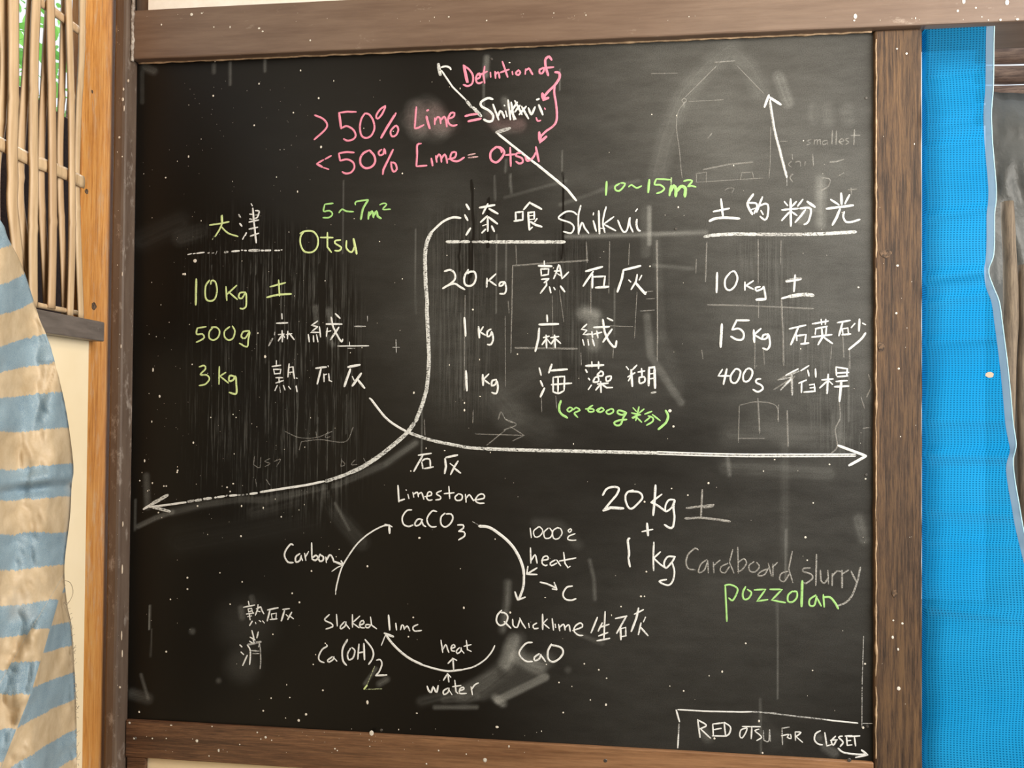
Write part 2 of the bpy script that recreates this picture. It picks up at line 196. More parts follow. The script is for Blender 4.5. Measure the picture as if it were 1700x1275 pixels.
CHALK = '''
@pink chalk words Definition of at the top|pink|B|4
-285,162 318,330
-292,165 330,330
285,165 345,210 378,270 370,340 330,365 285,352
400,300 440,285 450,250 425,248 405,290 415,330 440,338 468,325
-490,175 478,260 490,338
-435,262 515,225
-545,232 548,280
-590,225 596,292
594,255 620,232 634,290
-660,128 712,280
-640,235 725,205
-755,225 760,255
790,238 815,213 832,235 815,258 792,248 792,228
-880,252 885,200
885,215 915,195 930,215 952,255
1050,195 1020,205 1020,240 1045,242 1060,210 1050,185
w5 1135,115 1110,82 1075,110 1078,180 1102,265
-1035,195 1155,182
@pink chalk sign greater than fifty percent|pink|A|4
130,645 210,680 250,735 225,790 125,880
-530,614 445,612 365,622
w5 -365,620 385,775
385,770 440,750 500,785 525,840 495,880 440,890 408,872
615,625 580,680 565,760 580,840 625,865 675,840 705,770 690,690 650,635 610,630
812,555 760,590 722,650 735,680 775,640 812,565
w5 -912,625 840,740 768,865
905,745 860,800 875,850 915,835 935,780 915,745 895,760
@pink chalk word Lime in the upper line|pink|A|4
-1108,565 1092,770
1092,775 1130,765 1180,738
w5 1205,655 1220,720 1238,775
w5 -1208,602 1226,596
-1285,735 1285,672
1285,705 1310,665 1335,675 1342,728
1342,695 1375,660 1392,690 1402,758
1415,680 1465,660 1475,625 1440,625 1410,690 1430,735 1465,747 1500,738
@pink chalk equals sign in the upper line|pink|B|4.5
300,655 360,640 425,632
w5 330,705 400,690 455,678
@pink chalk sign less than fifty percent|pink|A|4
-290,1035 230,1068
-215,1075 150,1112
w5 -150,1115 205,1145
-215,1150 265,1166
510,1005 440,1000 365,1012
w4.5 -362,1012 375,1085
375,1085 440,1070 500,1100 512,1150 480,1195 430,1207 395,1190
w4.5 650,985 600,1010 570,1060 575,1120 620,1155 680,1140 712,1090 700,1030 655,980
775,975 745,1000 755,1030 790,1020 800,968 812,1018
w4.5 -885,975 790,1170 785,1215
865,1095 870,1150 890,1190 920,1165 905,1110 870,1100
@pink chalk word Lime in the lower line|pink|A|4
1155,918 1118,930 1115,1030 1108,1135
-1108,1138 1210,1130
w4.5 -1252,1060 1265,1132
-1295,1035 1305,1098
1300,1065 1325,1022 1345,1050 1350,1098
1350,1065 1380,1022 1398,1060 1405,1108
1415,1068 1478,1052 1490,1005 1450,1005 1435,1060 1465,1085 1515,1085 1570,1050
@pale chalk equals sign in the lower line|pinkfaint|B|3
-330,1030 400,1015
-330,1055 425,1045
@pink chalk word Otsu crossed by a white line|pink|B|4
w4.5 655,1005 645,970 605,952 550,1000 550,1070 600,1100 650,1060 680,1000 640,955 605,955
-735,955 742,1138
-690,1030 790,1020
850,1010 805,1010 790,1035 850,1060 855,1100 820,1110 790,1090
880,1040 900,1085 950,1060 985,1000
w4.5 -982,950 1012,1092
@pink chalk arrow hooking to Shikkui|pink|B|5
1165,232 1205,238 1212,280 1170,350 1110,410 1060,465
w7 -1045,435 1055,495 1105,478
w6 -1070,450 1060,490
@pink chalk arrow hooking to Otsu|pink|B|4.3
1165,345 1160,430 1175,520 1185,620 1180,700 1150,750 1080,800 1030,850
w6 -1015,808 1022,905 1085,850
-1035,850 1025,900
@white chalk word Shikkui in the definition|white|B|4.3
w4.8 570,492 520,482 455,520 460,560 530,600 572,650 560,700 520,705 480,685
-570,540 625,692
620,655 640,605 665,630 680,672
-692,605 705,660
-678,550 684,556
-715,498 738,690
-745,520 772,690
-805,520 745,610 790,685
-780,505 850,640
-830,550 780,615
-845,560 912,680
-890,560 822,640
910,575 940,638 975,565
w5 -1010,545 1050,642
w5 -990,497 1015,488
@pink chalk remnant under Shikkui|pink|B|3.5
985,668 1000,702 1030,695
-1066,576 1073,590
@long thin white chalk arrow pointing up left|white|B|3
w7 -44,150 64,262
w4 70,185 110,175 150,185 166,207
w3.4 -75,215 180,372 310,500
w6 -310,500 365,570
w7 -378,570 458,655
w4.6 -612,820 900,1050 1000,1125
w5 -985,1112 1185,1275 1290,1365 1372,1468
w7f -600,812 735,770
@pale green chalk character at far left heading|lime|C|3.4
225,348 300,338 380,322
325,270 325,330 300,390 268,440
w3f -262,435 248,462
318,360 370,410 450,438
-318,275 322,335
@broken white chalk character beside the green one|white|C|3.4
w4f 455,265 470,290
w4 462,335 480,357
-485,460 500,432
w4.5 -505,430 515,408
w3 -552,180 562,198
w4 -565,215 575,330 592,488
585,235 615,240 600,288 580,296
-540,262 560,264
-540,300 560,303
w3f -580,272 600,268
-535,325 612,308
-535,380 605,365
-545,435 612,412
@dashed white chalk underline below the left heading|white|C|4
w3 -55,580 85,572
w3 -97,573 115,570
w3.4 -125,570 185,562
w4f -213,568 225,566
w3f -245,568 262,566
w2f -275,578 285,552
w6f -345,562 370,558
-400,555 460,550
w3 -475,545 487,545
-500,548 515,548
w6 -535,548 620,545
w5 -632,548 648,548
w5 -660,548 705,546
-738,547 755,547
-763,547 775,547
w2.5 -785,543 796,543
@green chalk text 5 to 7 square metres|green|C|3.4
1195,178 1130,185
1130,185 1120,240 1165,235 1190,260 1165,288 1115,290
1240,252 1265,225 1300,240 1355,243
1370,190 1375,165 1470,150
w4.4 1470,150 1430,220 1412,305
w4.6 -1470,302 1476,245
w4.6 1478,275 1500,240 1512,290
w4.6 1512,275 1535,240 1545,280 1572,296
w3 1560,190 1590,178 1615,185 1585,225 1645,224
@pale green chalk word Otsu in the left column|lime|C|3.6
935,415 980,395 1040,400 1075,450 1070,520 1030,560 970,555 940,500 940,440 965,400
-1150,405 1150,520 1182,562
-1095,445 1195,447
1255,465 1215,470 1210,490 1260,525 1240,550 1208,548
1300,470 1300,530 1340,560 1368,505
w5 -1355,455 1380,575
@pale green chalk weight 10 Kg in the left column|lime|C|3.6
w4.6 -122,770 118,975
225,780 195,830 195,915 220,942 265,930 285,860 270,790 240,785 236,812
-355,830 362,940
-440,820 365,890
-375,872 445,932
510,875 465,880 455,915 480,922 510,880 515,940 510,990 485,1005 465,1000
@pale green chalk character for earth in the left column|lime|C|3.6
-700,832 822,800
-768,778 775,905
w4 675,915 760,895 868,888
@pale green chalk weight 500g in the left column|lime|D|3.4
-200,200 130,212
130,210 125,258 170,258 185,285 150,310 122,322
255,205 225,240 225,290 260,305 295,280 305,235 280,205 240,205
385,200 345,235 345,280 375,305 410,290 425,235 405,195
540,232 490,240 475,280 505,290 540,240 530,300 520,358 460,330
@broken white chalk character for hemp in the left column|white|D|3.4
-793,98 795,140
-750,173 840,170
w3f -738,240 735,265
w4f -722,290 690,350
-765,262 812,258
-795,230 797,320
-795,265 765,312
-800,262 815,285
-828,262 872,255
-840,235 836,296
-850,252 890,302
@white chalk character for velvet in the left column|white|D|3.2
-1075,155 1025,190 1075,200
-1075,200 1020,245 1085,245
-1000,260 1008,320
-1040,270 1043,320
-1065,262 1076,320
-1087,200 1097,282
w3.8 -1140,180 1265,180
w3.8 1180,125 1195,200 1240,290 1262,318 1270,298
w4 -1240,205 1175,302
w3.8 -1212,98 1250,135
-1150,210 1142,278
-1140,242 1178,232
w3f -1360,198 1450,198
w2.4 -1230,352 1475,350
w2 -1323,320 1325,355
w2f -1310,370 1365,370
w2f -1464,115 1465,157
w2f -1688,300 1690,405
w2f -1662,362 1715,362
@pale green chalk weight 3 Kg in the left column|lime|D|3.4
145,515 185,505 195,530 155,575 205,580 225,610 195,650 145,662
-303,512 300,652
-355,558 305,590
-310,590 375,642
w4 425,590 385,585 380,625 410,620 430,590 436,650 435,725 380,715
@white chalk characters for slaked lime in the left column|white|D|3.2
-750,465 750,500
-715,512 785,503
-728,532 735,570 780,566 785,535 730,535
-745,600 800,600
-770,600 772,640
-745,642 805,622
-757,660 738,702
w3f -775,672 782,715
-805,660 818,697
-845,668 862,690
w4 -905,665 912,710
-850,490 840,595
-848,520 880,515 884,560 892,607
-845,560 880,555
w2.5 -903,602 915,605
w4 -1058,526 1142,516
w4 -1100,530 1070,650
-1122,570 1124,632
-1125,578 1145,572
w2.5 -1155,505 1157,515
-1160,568 1164,622 1185,630
w5 -1310,517 1406,498
w5 -1330,532 1282,670
-1345,590 1360,622
w5 -1416,565 1345,665
w5 -1385,612 1442,682
@thick white chalk line sweeping from Shikkui to the lower left|white|G0|7
w4.5 765,362 752,361 737,367 725,377 715,387
w7.5 717,385 709.5,400 706,421 706,450 707,474 709,500 709,522 711,563 712,603 709,640 706,655 700.5,673 690,700
w8 688,702 676,718 655,737 627,759 600,776 580,785
w6.5 585,783 560,793 540,799
w4.5 -538,799 510,805 432,817
w5 -427,818.5 415,820
w4f -411,820.5 409,821
w4f -405,821 402,821.5
w4f -399,821.5 395,822
w5 -393,822 381,823
w4f -377,822 375,824
w5 -372.5,823.8 361,825.5
w5 -359,825.8 356.5,826.2
w6 -351,826.8 338,828.5
w6 -334.5,829.4 324,831.2
w6f -322,831 311.5,833
w4.2 -309,833.8 275,838.5 248,841.8
w7 -279,821.5 250,838
w5 -252,837 238,845.5
w6 -250,841 282.5,849
@long white chalk arrow pointing right under the recipes|white|G0|6
w4.5 -613.5,661 616,663
w4.5 615.8,662.4 625,674.6 640,693 655,705 674,716
w6 674,716 693,723.5 721,732 749,737.6 777.6,743 806,745
w6.4 806,745 850,746.5 900,747.8 1000,750 1090,752
w6.4f 1090,752 1215,755.7 1320,756 1420,755.7
w2.4 1090,750 1215,753.7 1320,754 1420,754
w2.4 1090,754 1215,757.7 1320,758 1420,757.5
w5 -1391,739.5 1438,757
w5 -1438,757 1409,773
@white chalk characters for shikkui plaster heading|white|E|4
w5 -645,335 675,385
w4.5 -632,435 660,488
w5 -645,625 685,560
w4.6 -770,368 915,342
-850,330 800,427
w4.6 -860,378 945,425
-845,445 780,505
w4.6 -855,455 940,520
-848,460 848,590
w3 -800,538 835,525
w4.6 -793,605 828,570
w4.6 -885,540 910,592
-1110,410 1112,490
-1110,412 1178,405 1178,482
-1095,494 1180,482
-1245,315 1185,387
w4.6 -1240,318 1355,382
-1225,415 1285,408 1285,475
w3 -1232,445 1280,440
w3 -1230,480 1285,475
w4.4 -1228,410 1240,578
-1312,470 1290,500
w4.4 -1250,500 1300,530 1358,548
-1240,578 1268,550
@white chalk word Shikkui as a heading|white|F|3.4
350,465 310,435 240,435 165,490 190,515 290,550 320,600 290,650 215,635
390,370 365,480 368,662
370,640 400,545 430,600 470,652
w3.8 -515,525 545,632
-518,445 514,468
w4 -570,425 577,658
645,385 620,480 612,560 632,645
-722,485 620,560 742,627
w2.5 -575,600 635,605
762,520 795,600 825,640 855,620 872,540 884,492 882,560 915,640
w4 955,510 950,560 965,615 990,628
-960,405 940,432
@thick white chalk underline below Shikkui|white|E|5.5
w6.3 -460,688 590,688
w6.3 -598,688 676,688
w6f -704,689 760,689
w6 -765,688 848,688
w6.3 -860,690 1575,690
@green chalk text 10 to 15 square metres|green|F|3.6
w4.4 -650,130 642,268
780,150 735,180 740,215 775,225 815,190 835,150 790,145
w3.4 870,185 900,165 950,195 1002,175
w4.6 -1080,110 1068,242
w3.2 -1300,112 1150,105
1150,105 1132,160 1190,165 1230,200 1200,235 1152,250
w3.4f -1302,90 1298,170
w5 -1300,170 1282,272
w6 1290,235 1325,172 1348,210 1345,282
w6 1350,235 1400,180 1442,200 1438,285
w3.4 1425,128 1470,115 1512,125 1468,182 1500,172 1550,186
@white chalk characters for earth and polished powder heading|white|G|3.8
-192,405 345,374
w4.2 -265,285 285,458
w5 155,495 210,470 300,462 440,470
w4.6 570,240 522,310 518,350 560,432
530,322 590,325 605,355 575,425
w3 -545,388 590,372
-655,265 622,350 600,412
620,352 690,330 710,362 702,450 678,482 632,450
-640,395 662,432
-860,310 892,348
-975,310 930,357
w4.4 -920,285 922,542
-835,390 992,375
-912,405 835,490
-925,402 980,442
-1035,290 985,355
w5 -1075,310 1150,362
1005,375 1095,370 1112,405 1085,500 1045,527
-1060,385 1020,440 962,507
w4.8 -1395,230 1400,338
-1295,290 1375,342
-1475,245 1430,332
w4.4 -1255,378 1512,345
w4.6 -1385,380 1355,455 1312,532
1425,405 1415,450 1440,500 1500,500 1572,478
@thick white chalk underline in the right column|white|G|7
w6 -108,642 180,625
w6.4 170,628 400,615 600,618
w6.4f 600,618 880,620 1040,618
w6.4 1040,618 1250,612 1535,595
@white chalk arrow pointing up at the ghost house|white|V|5
w5.2f -968,455 1000,660 1088,995
w3 -970,450 1005,680 1088,1000
w4.6 -962,415 930,502
w5 -962,430 1047,484
w1.5f -1088,1000 1088,1055
@white chalk weight 20 Kg in the middle column|white|H|4
185,150 230,138 265,160 272,210 235,250 170,290
172,290 215,264 270,250 310,275 352,298
380,135 350,190 350,250 385,270 425,250 442,200 430,155 390,155 375,170
w3.6 -532,205 530,280
w3.6 -605,170 540,230
w3.6 -550,225 607,265
w3.6 672,235 640,240 632,268 660,262 675,235 688,290 675,330 635,332
@white chalk weight 1 Kg of hemp|white|H|3.6
w4.6 -348,525 358,677
w4.6 -463,600 470,692
-502,600 470,650
-475,642 522,672
w3.8 565,620 535,640 535,680 560,670 570,640 582,700 565,745 535,745
@white chalk weight 1 Kg of seaweed|white|H|3.6
w4.8 -360,958 368,1122
w4.4 -497,990 500,1080
-547,985 500,1032
-505,1030 552,1066
w3.8 610,1030 575,1040 570,1080 600,1070 612,1040 620,1100 605,1145 570,1135
@white chalk characters for slaked lime in the middle column|white|I|3.6
-213,65 213,100
w4.6 -165,105 276,108
-185,130 190,185 245,175 250,130 185,130
-190,215 252,210
-250,212 212,243
-232,235 232,262 182,328
-330,95 315,150 290,210
-295,148 350,145
-338,100 358,210 412,155
w3 -320,168 345,185
-255,275 267,326
-290,280 302,300
w4.4 -345,270 380,316
w4.6 -550,150 688,112
w4.2 -612,150 530,270
w4.2 -606,172 604,285
-608,195 708,190 697,275
w4.6 -630,282 738,275
w4.6 -855,140 998,105
w4.6 -858,138 845,210 808,318
-900,220 918,237
-970,175 960,232 920,298
-1007,182 985,222
w5 -955,240 1037,337
w4.4 -1040,318 1042,325
@white chalk characters for hemp velvet in the middle column|white|I|3.6
w4 -235,505 238,560
w4.6 -170,583 330,578
w4.4 -172,612 165,700 140,802
-205,690 255,677
-228,668 232,774
-228,700 195,747
-235,700 262,735
-265,690 332,680
-297,668 302,772
-297,700 268,742
-300,695 347,737
-560,580 515,620 560,630
-560,630 530,665 600,660
-525,705 538,752
-568,705 575,752
-605,700 621,757
-600,640 606,690
w4 -615,606 745,600
w4.2 690,540 705,640 740,720 788,767 802,715
w4.2 -765,620 690,727
-725,530 772,552
-640,635 650,692
-615,662 682,645
@white chalk characters for seaweed paste in the middle column|white|I|3.6
-172,935 188,997
w4 -182,1040 202,1087
w4.6 -215,1100 182,1172
w4.4 -275,905 250,977
w4.4 -268,957 402,947
-285,1015 285,1132
-285,1012 378,1005 374,1122
285,1130 330,1143 372,1122
-270,1073 437,1060
-325,1012 325,1132
w4.6 -550,920 697,912
-600,885 602,927
w4 -655,885 655,942
w4.6 -550,950 562,972
w4 -572,1020 584,1034
-572,1112 597,1075
670,965 645,995 688,1000 690,970 668,962
625,1015 613,1050 655,1045 650,1010 625,1015
715,1010 720,1045 750,1035 757,1003 715,1010
-672,1045 675,1137
-645,1068 735,1060
-665,1075 632,1117
-680,1070 722,1097 770,1095
-880,925 900,950
-967,913 930,952
w4.6 -920,950 930,1087
-893,1010 952,975
-915,1010 898,1042
-975,970 1032,960
-1005,940 1008,1002
985,1012 990,1060 1030,1047 1027,1010 985,1014
w4.4 -1067,930 1062,1082
w5 -1067,935 1110,930 1115,1102
-1070,985 1110,980
-1070,1025 1110,1020
w5f -1085,1140 1122,1132
@white chalk weight 10 Kg in the right column|white|J|3.6
w4.2 -155,115 150,285
270,110 225,170 225,240 260,265 305,230 327,160 302,105 275,110
-390,195 390,265
-462,185 400,225
-400,226 462,256
520,235 480,245 490,270 540,250 548,232 562,300 566,345
w5.5 -485,345 566,340
@white chalk character for earth in the right column|white|J|4
w6.5f -738,188 865,165
w4 -738,192 865,172
-815,135 805,277
w4 700,335 780,312
w7 760,318 880,302 972,308
@white chalk weight 15 Kg in the right column|white|J|3.8
w5 -195,550 185,747
-427,520 320,520 280,600
280,600 340,590 380,630 370,680 320,682 270,655
w4.4 -465,600 470,707
-527,588 470,640
-470,642 537,682
590,635 545,645 540,680 575,670 590,640 602,720 580,765 540,755
@white chalk characters for quartz sand in the right column|white|J|3.5
-765,592 907,560
w4 -842,580 778,727
-825,640 830,692
-825,652 907,640 897,712
w4 -862,720 932,712
-960,550 1097,525
-1035,510 1040,557
-1075,510 1070,555
-985,592 1087,570
-990,592 985,640
-1080,577 1075,640
-955,662 1127,640
w3.8 -1040,592 1047,660 1008,727
w3.8 -1050,657 1132,717
-1170,540 1282,520
w3.8 -1217,540 1185,652
-1215,592 1220,640
-1215,592 1260,585 1267,635
-1210,642 1287,635
-1322,545 1290,582
w4 -1360,508 1355,612
-1385,543 1412,557
w4 1412,625 1370,682 1268,767
@white chalk weight 400g in the right column|white|J|3.6
-200,935 165,990 262,990
w4 -237,930 208,1062
305,935 270,990 275,1040 310,1050 340,1010 352,950 320,930 300,940
402,932 375,985 382,1035 420,1032 450,985 452,945 425,925 405,935
525,1015 490,1020 485,1045 530,1070 542,1100 500,1125 458,1105
@white chalk characters for rice straw in the right column|white|J|3.4
w3 -842,930 735,985
w3f -670,1025 790,1000
w4f -785,970 790,1152
w3f -780,1010 690,1112
w3 -780,1018 735,1062
w3 -932,903 862,947
w3f -760,985 850,950
-922,940 932,992
-987,930 990,1002
-845,1052 912,1025
-870,1050 868,1132
-935,1067 977,1060 982,1122
w3 -940,1092 980,1087
-888,1127 987,1120
-1040,1024 1138,1016
w3.8 -1095,975 1085,1140
-1090,1030 1023,1092
-1097,1030 1132,1062
-1160,915 1165,987
-1160,915 1257,930 1252,992
-1170,967 1270,960
-1170,997 1262,990
-1160,1037 1257,1030
w3.8 -1148,1082 1270,1076
w4.6 -1207,1030 1190,1207
@green chalk note in brackets below the middle column|green|K|3.4
w4.6 335,165 315,230 330,300 405,352
430,235 400,265 425,285 462,255 430,235
470,265 500,240 540,270 480,300 517,347
680,215 630,250 640,285 690,280 680,255 600,255
760,245 720,270 760,290 802,265 770,240 740,275
870,255 825,285 850,312 900,290 900,260 870,255
w3.8 1040,290 960,270 950,300 1000,320 1045,295 1010,350 985,420 940,435 910,405 960,380 1050,368
-1115,240 1152,282
-1237,255 1180,300
-1182,230 1165,300 1145,382
-1100,298 1200,320
-1105,350 1150,330 1200,318
-1150,340 1112,357
-1160,350 1212,400
-1322,280 1243,312
-1325,315 1412,382
1280,330 1330,350 1330,390 1263,432
-1302,345 1243,392
w4.6 1470,270 1497,330 1475,400 1390,477
@white chalk characters for lime above Limestone|white|L|3.4
-330,217 462,198
w3.8 -377,215 285,380
-365,285 377,352
370,275 400,255 445,258 452,330
-390,352 482,335
w4.2 -608,240 727,215
w4.4 -600,250 610,330 595,402
-650,300 692,332
w3.8 -732,275 690,340 655,412
w3.8 -690,345 757,397
@white chalk word Limestone|white|L|3
w3.6 -125,520 135,688
w3.6 -130,680 192,660
-225,610 236,655
-207,565 210,572
-275,590 285,642
280,612 320,590 332,638
332,612 360,592 375,622 387,662
395,635 460,620 460,590 430,590 415,650 440,672 472,665
565,575 525,590 515,610 555,635 550,660 505,668
-638,530 647,655
-590,605 692,595
735,605 700,640 715,672 765,665 772,620 735,605
-805,610 812,692
810,652 845,615 870,650 887,677
880,672 992,650 985,610 940,615 905,670 940,700 995,700
@white chalk formula CaCO3|white|L|3.2
265,768 215,775 170,840 180,910 230,935 277,920
375,870 330,860 295,905 310,930 350,910 367,870
365,878 380,920 407,937
517,785 470,780 420,850 430,910 470,940 512,935
600,800 560,840 560,910 600,940 650,910 680,850 660,810 610,810
725,920 780,920 785,950 735,985
735,985 790,990 797,1030 735,1072
@white chalk arc arrow from the limestone formula down to Quicklime|white|P|5
w5.4 70,110 150,120 230,170 320,250 380,340 415,430 425,500
w4.6 425,495 418,590 385,685
w4 -353,625 375,690
w3.6 -375,690 435,667
w1.5f -20,75 65,100
@white chalk word Carbon with arrow|white|M|3.6
332,460 300,450 245,520 230,590 270,660 332,665
410,560 360,600 365,660 410,640 427,580
-422,590 442,642
w3 -465,555 480,642
w3 -475,602 512,535
w3.2 -548,432 550,605
550,612 600,580 622,610 590,640 550,622
650,565 630,610 645,650 680,640 687,600 650,575
-715,600 722,667
720,642 760,575 790,600 812,662
w5 -820,655 915,692
w4.4 -895,645 920,692
w2.4 -785,770 850,722 915,695
@thin white chalk arc arrow rising to the limestone formula|white|M|3
w2 830,1042 832,1000
830,1005 850,900 900,730 980,590 1080,450 1200,340 1330,260 1410,230 1455,232
-1408,215 1460,225 1495,247
w4.8 -1462,230 1465,322
@small white chalk characters for slaked lime at lower left|white|N|3
w3.4 -275,155 285,207
-205,240 367,207
-270,260 278,302 330,287 322,255 270,262
-245,335 352,320
-330,300 350,325
w3.6 -288,335 300,417
-262,372 322,360
-412,200 405,270 373,352
415,245 450,235 465,280 495,332
-385,262 445,240
-395,290 442,302
w4 -330,435 293,497
-375,450 382,472
-425,425 452,442
-475,430 502,462
w3.4 -545,277 697,245
w3.6 -580,280 540,432
-600,330 610,402
-600,335 670,322 665,397
-580,412 682,402
-758,270 857,258
w4 -785,285 740,432
-805,340 832,367
w3.6 -887,308 830,412
w3.4 -850,355 912,402
@smeared white chalk character at lower left|white|N|3.2
w4 -155,770 185,798
w3.6 -170,870 210,907
w3.2 -260,915 195,1062
-325,565 357,692
-415,585 395,672
-298,660 372,702
w4 -345,690 355,750
w3.4 -290,715 332,745
260,770 300,840 302,950 292,1047
w5f -260,768 455,725
w4f -440,720 420,800
w2.6f 430,740 445,850 450,1000 440,1107
w3.4f -310,850 430,855
w2.6f -330,890 430,893
@white chalk words Slaked lime|white|O|3
185,100 145,145 200,175 212,200 155,222
-243,98 250,197
310,160 275,200 280,220 315,195 322,160
-320,180 352,220
-375,100 376,207
-437,113 375,170 432,212
430,190 470,175 465,150 440,165 440,205 477,212
520,185 490,185 485,205 510,210 532,180
-525,120 535,190 577,220
w4 -675,105 685,230
w3.4 -735,172 742,230
775,228 785,190 800,195 805,225
805,222 830,195 852,237
920,183 878,205 890,238 950,233
@white chalk formula Ca(OH)2|white|O|3.2
160,350 165,365 125,390 95,450 105,485 142,500
210,450 170,480 180,495 215,475 222,450
-220,460 247,488
w3.8 335,308 300,370 290,430 300,490 327,522
360,380 335,430 345,475 380,460 396,400 370,375
-430,345 420,472
w4 -470,340 476,477
-420,420 475,410
w3.4 480,308 530,370 550,420 540,470 510,514
575,480 605,475 620,510 600,570 568,608
w3.8 -568,608 662,602
@white chalk arc arrow from Quicklime back to Slaked lime|white|O|3.6
w3 1557,358 1530,412 1470,480 1380,535 1290,558
w3.8 1290,558 1170,570 1060,550 960,520
w4.6 960,520 850,465 760,395 690,320 650,260
w5 -640,255 717,285
w2.4 -650,270 615,357
@white chalk word heat above the lower arc|white|O|2.8
-1110,312 1125,417
1125,392 1150,350 1165,390 1177,417
1190,385 1227,370 1215,350 1195,370 1200,400 1227,405
1265,375 1240,400 1245,425 1275,405 1277,375
-1275,390 1302,422
-1320,315 1330,392 1362,407
-1300,365 1362,350
@short white chalk arrow below heat|white|O|3.4
-1210,465 1215,557
-1210,465 1168,507
-1205,462 1242,482
@short white chalk arrow above water|white|O|3.4
-1168,595 1176,662
-1165,592 1130,647
-1165,592 1192,622
@white chalk word water|white|O|3
w3.6 995,695 1010,735 1030,745 1045,700 1060,730 1075,745 1087,690
1170,710 1130,735 1135,765 1170,745 1177,710
-1175,725 1202,767
-1225,645 1235,742 1252,757
-1205,700 1277,690
1260,735 1300,720 1295,705 1270,715 1265,755 1322,755
-1360,700 1371,767
1365,722 1390,685 1422,668
@yellow green chalk dab under the formula|lime|O|4
w4.5 -497,688 472,720
w2f -560,530 495,690
w2f -480,722 620,718
@white chalk word Quicklime|white|P|3
w3.4 250,770 215,810 210,860 240,890 280,870 297,820 270,790 245,790
w3.6 -268,858 322,912
335,840 340,890 370,905 392,842
-390,830 410,872 437,912
-460,872 466,907
525,870 495,890 505,915 537,910
w3.4 -570,800 571,922
-607,838 575,872 622,912
-645,835 656,927
-668,878 673,907
-695,880 705,932
700,907 735,880 746,927
745,907 775,885 787,937
805,930 882,900 870,870 830,890 815,930 850,965 887,967
@white chalk characters for quicklime after a slash|white|P|3.2
w3.4 -1000,825 950,947
-1060,780 1050,1002
-1038,868 1005,935
-1015,905 1092,880
-1008,972 1082,945
w3.4 -995,1010 1097,990
-1140,835 1232,815
w3.4 -1225,820 1150,952
w3.8 -1180,900 1184,1002
-1180,915 1222,905 1222,972
-1188,977 1227,970
-1288,802 1362,765
w4 -1322,752 1305,832 1265,937
-1342,868 1320,962
-1377,823 1360,862
w3.4 -1335,900 1397,970
@white chalk formula CaO|white|P|3.4
490,1022 440,1030 390,1090 395,1130 440,1170 492,1172
545,1110 505,1140 510,1165 545,1150 557,1115
-555,1120 592,1172
w3.8 640,1035 612,1090 615,1150 650,1175 700,1150 732,1100 710,1060 640,1042
@white chalk temperature 1000 degrees|white|P|2.6
-472,125 482,202
540,115 500,150 510,195 545,190 572,150 550,118 530,118
615,125 580,160 590,205 630,200 647,160 625,125
690,120 650,150 655,205 690,210 722,170 710,130 680,125
790,130 770,145 782,160 797,142 788,130
825,170 775,190 768,215 800,222 832,220
@white chalk word heat right of the long arc|white|P|3
-475,280 478,402
480,382 510,335 520,365 527,402
560,380 612,370 605,345 575,355 565,400 590,420 607,415
670,375 630,400 640,420 682,400
-680,375 712,422
-735,315 745,402 770,437 787,425
-700,385 832,360
@small white chalk arrow pointing from heat to the arc|white|P|3.4
-527,438 445,487
-455,425 445,487
-445,488 527,490
@small white chalk arrow before a letter C|white|P|3.4
550,550 610,565 682,600
-660,550 682,608
-682,610 645,603
805,580 760,590 730,640 745,680 790,692 832,680
@white chalk weight 20 kg at lower right|white|Q|4
130,270 170,205 240,180 300,195 280,260 205,350 138,432
w5.5 -135,432 215,400 352,408
w3.8 455,215 390,240 370,300 395,385 435,412 500,360 552,290 510,235 400,230
w4.6 -690,160 682,300 665,482
w3.4 -757,258 640,345
640,345 700,370 802,442
w3.4 890,315 830,320 795,380 800,440 860,400 892,320
w4 895,320 880,400 890,500 875,600 840,615 783,580
@faint rubbed chalk character for earth at lower right|faint|Q|4
w4 -1015,405 1310,370
w3.4 -1185,210 1170,502
w4.4 1000,515 1200,510 1480,545
-1200,400 1300,385
@white chalk plus sign between the two weights|white|Q|3.2
w4.6 -600,565 611,697
-545,655 662,630
@white chalk weight 1 kg at lower right|white|Q|3.4
w4.4 418,725 397,745 410,880 402,930
w4.4 -402,935 420,1027
-672,765 665,940 670,1067
-742,868 670,935
670,935 740,1000 802,1042
900,920 820,920 780,985 800,1040 860,980 897,920
865,980 890,1080 870,1180 820,1222 730,1182 807,1160
@faint chalk words Cardboard slurry|faint|R|2.6
w3 207,122 180,108 120,160 100,230 120,285 182,298
285,205 230,250 210,320 260,300 292,215
-290,215 297,327
-340,230 346,327
340,262 402,210
470,240 410,270 405,310 440,325 482,270
-512,118 482,230 522,327
-555,95 561,327
560,232 610,200 632,240 590,300 555,312
700,225 655,260 665,310 710,315 747,270 720,230
810,290 750,320 735,350 790,340 827,280
-825,240 852,352
-865,245 866,357
865,272 907,230
1000,310 940,330 925,380 965,400 1012,330
-1037,133 1005,290 1042,412
w3 1195,280 1140,285 1130,310 1200,335 1217,370 1160,415 1140,410
w3 -1250,160 1244,437
w3 1285,300 1290,390 1320,415 1352,370
-1350,300 1356,422
w3 -1390,330 1388,437
w3 1390,352 1430,310 1472,315
w3.4 -1475,300 1476,457
w3 1480,332 1532,300
w3.4 -1555,310 1602,402
w3.4 1637,273 1610,400 1560,530 1500,590 1430,615
@green chalk word pozzolan|green|R|3.4
-445,435 455,640 460,752
440,435 490,428 552,460 545,510 510,567 475,545
625,445 600,500 610,555 650,550 677,500 640,470
-700,475 802,470 725,575 822,560
-838,470 947,470 855,565 977,587
1040,485 1000,520 1000,575 1040,580 1077,540 1075,490 1040,490
w4.8 -1125,393 1118,622
1245,520 1190,560 1190,610 1230,610 1252,530
-1250,540 1292,617
-1310,515 1318,627
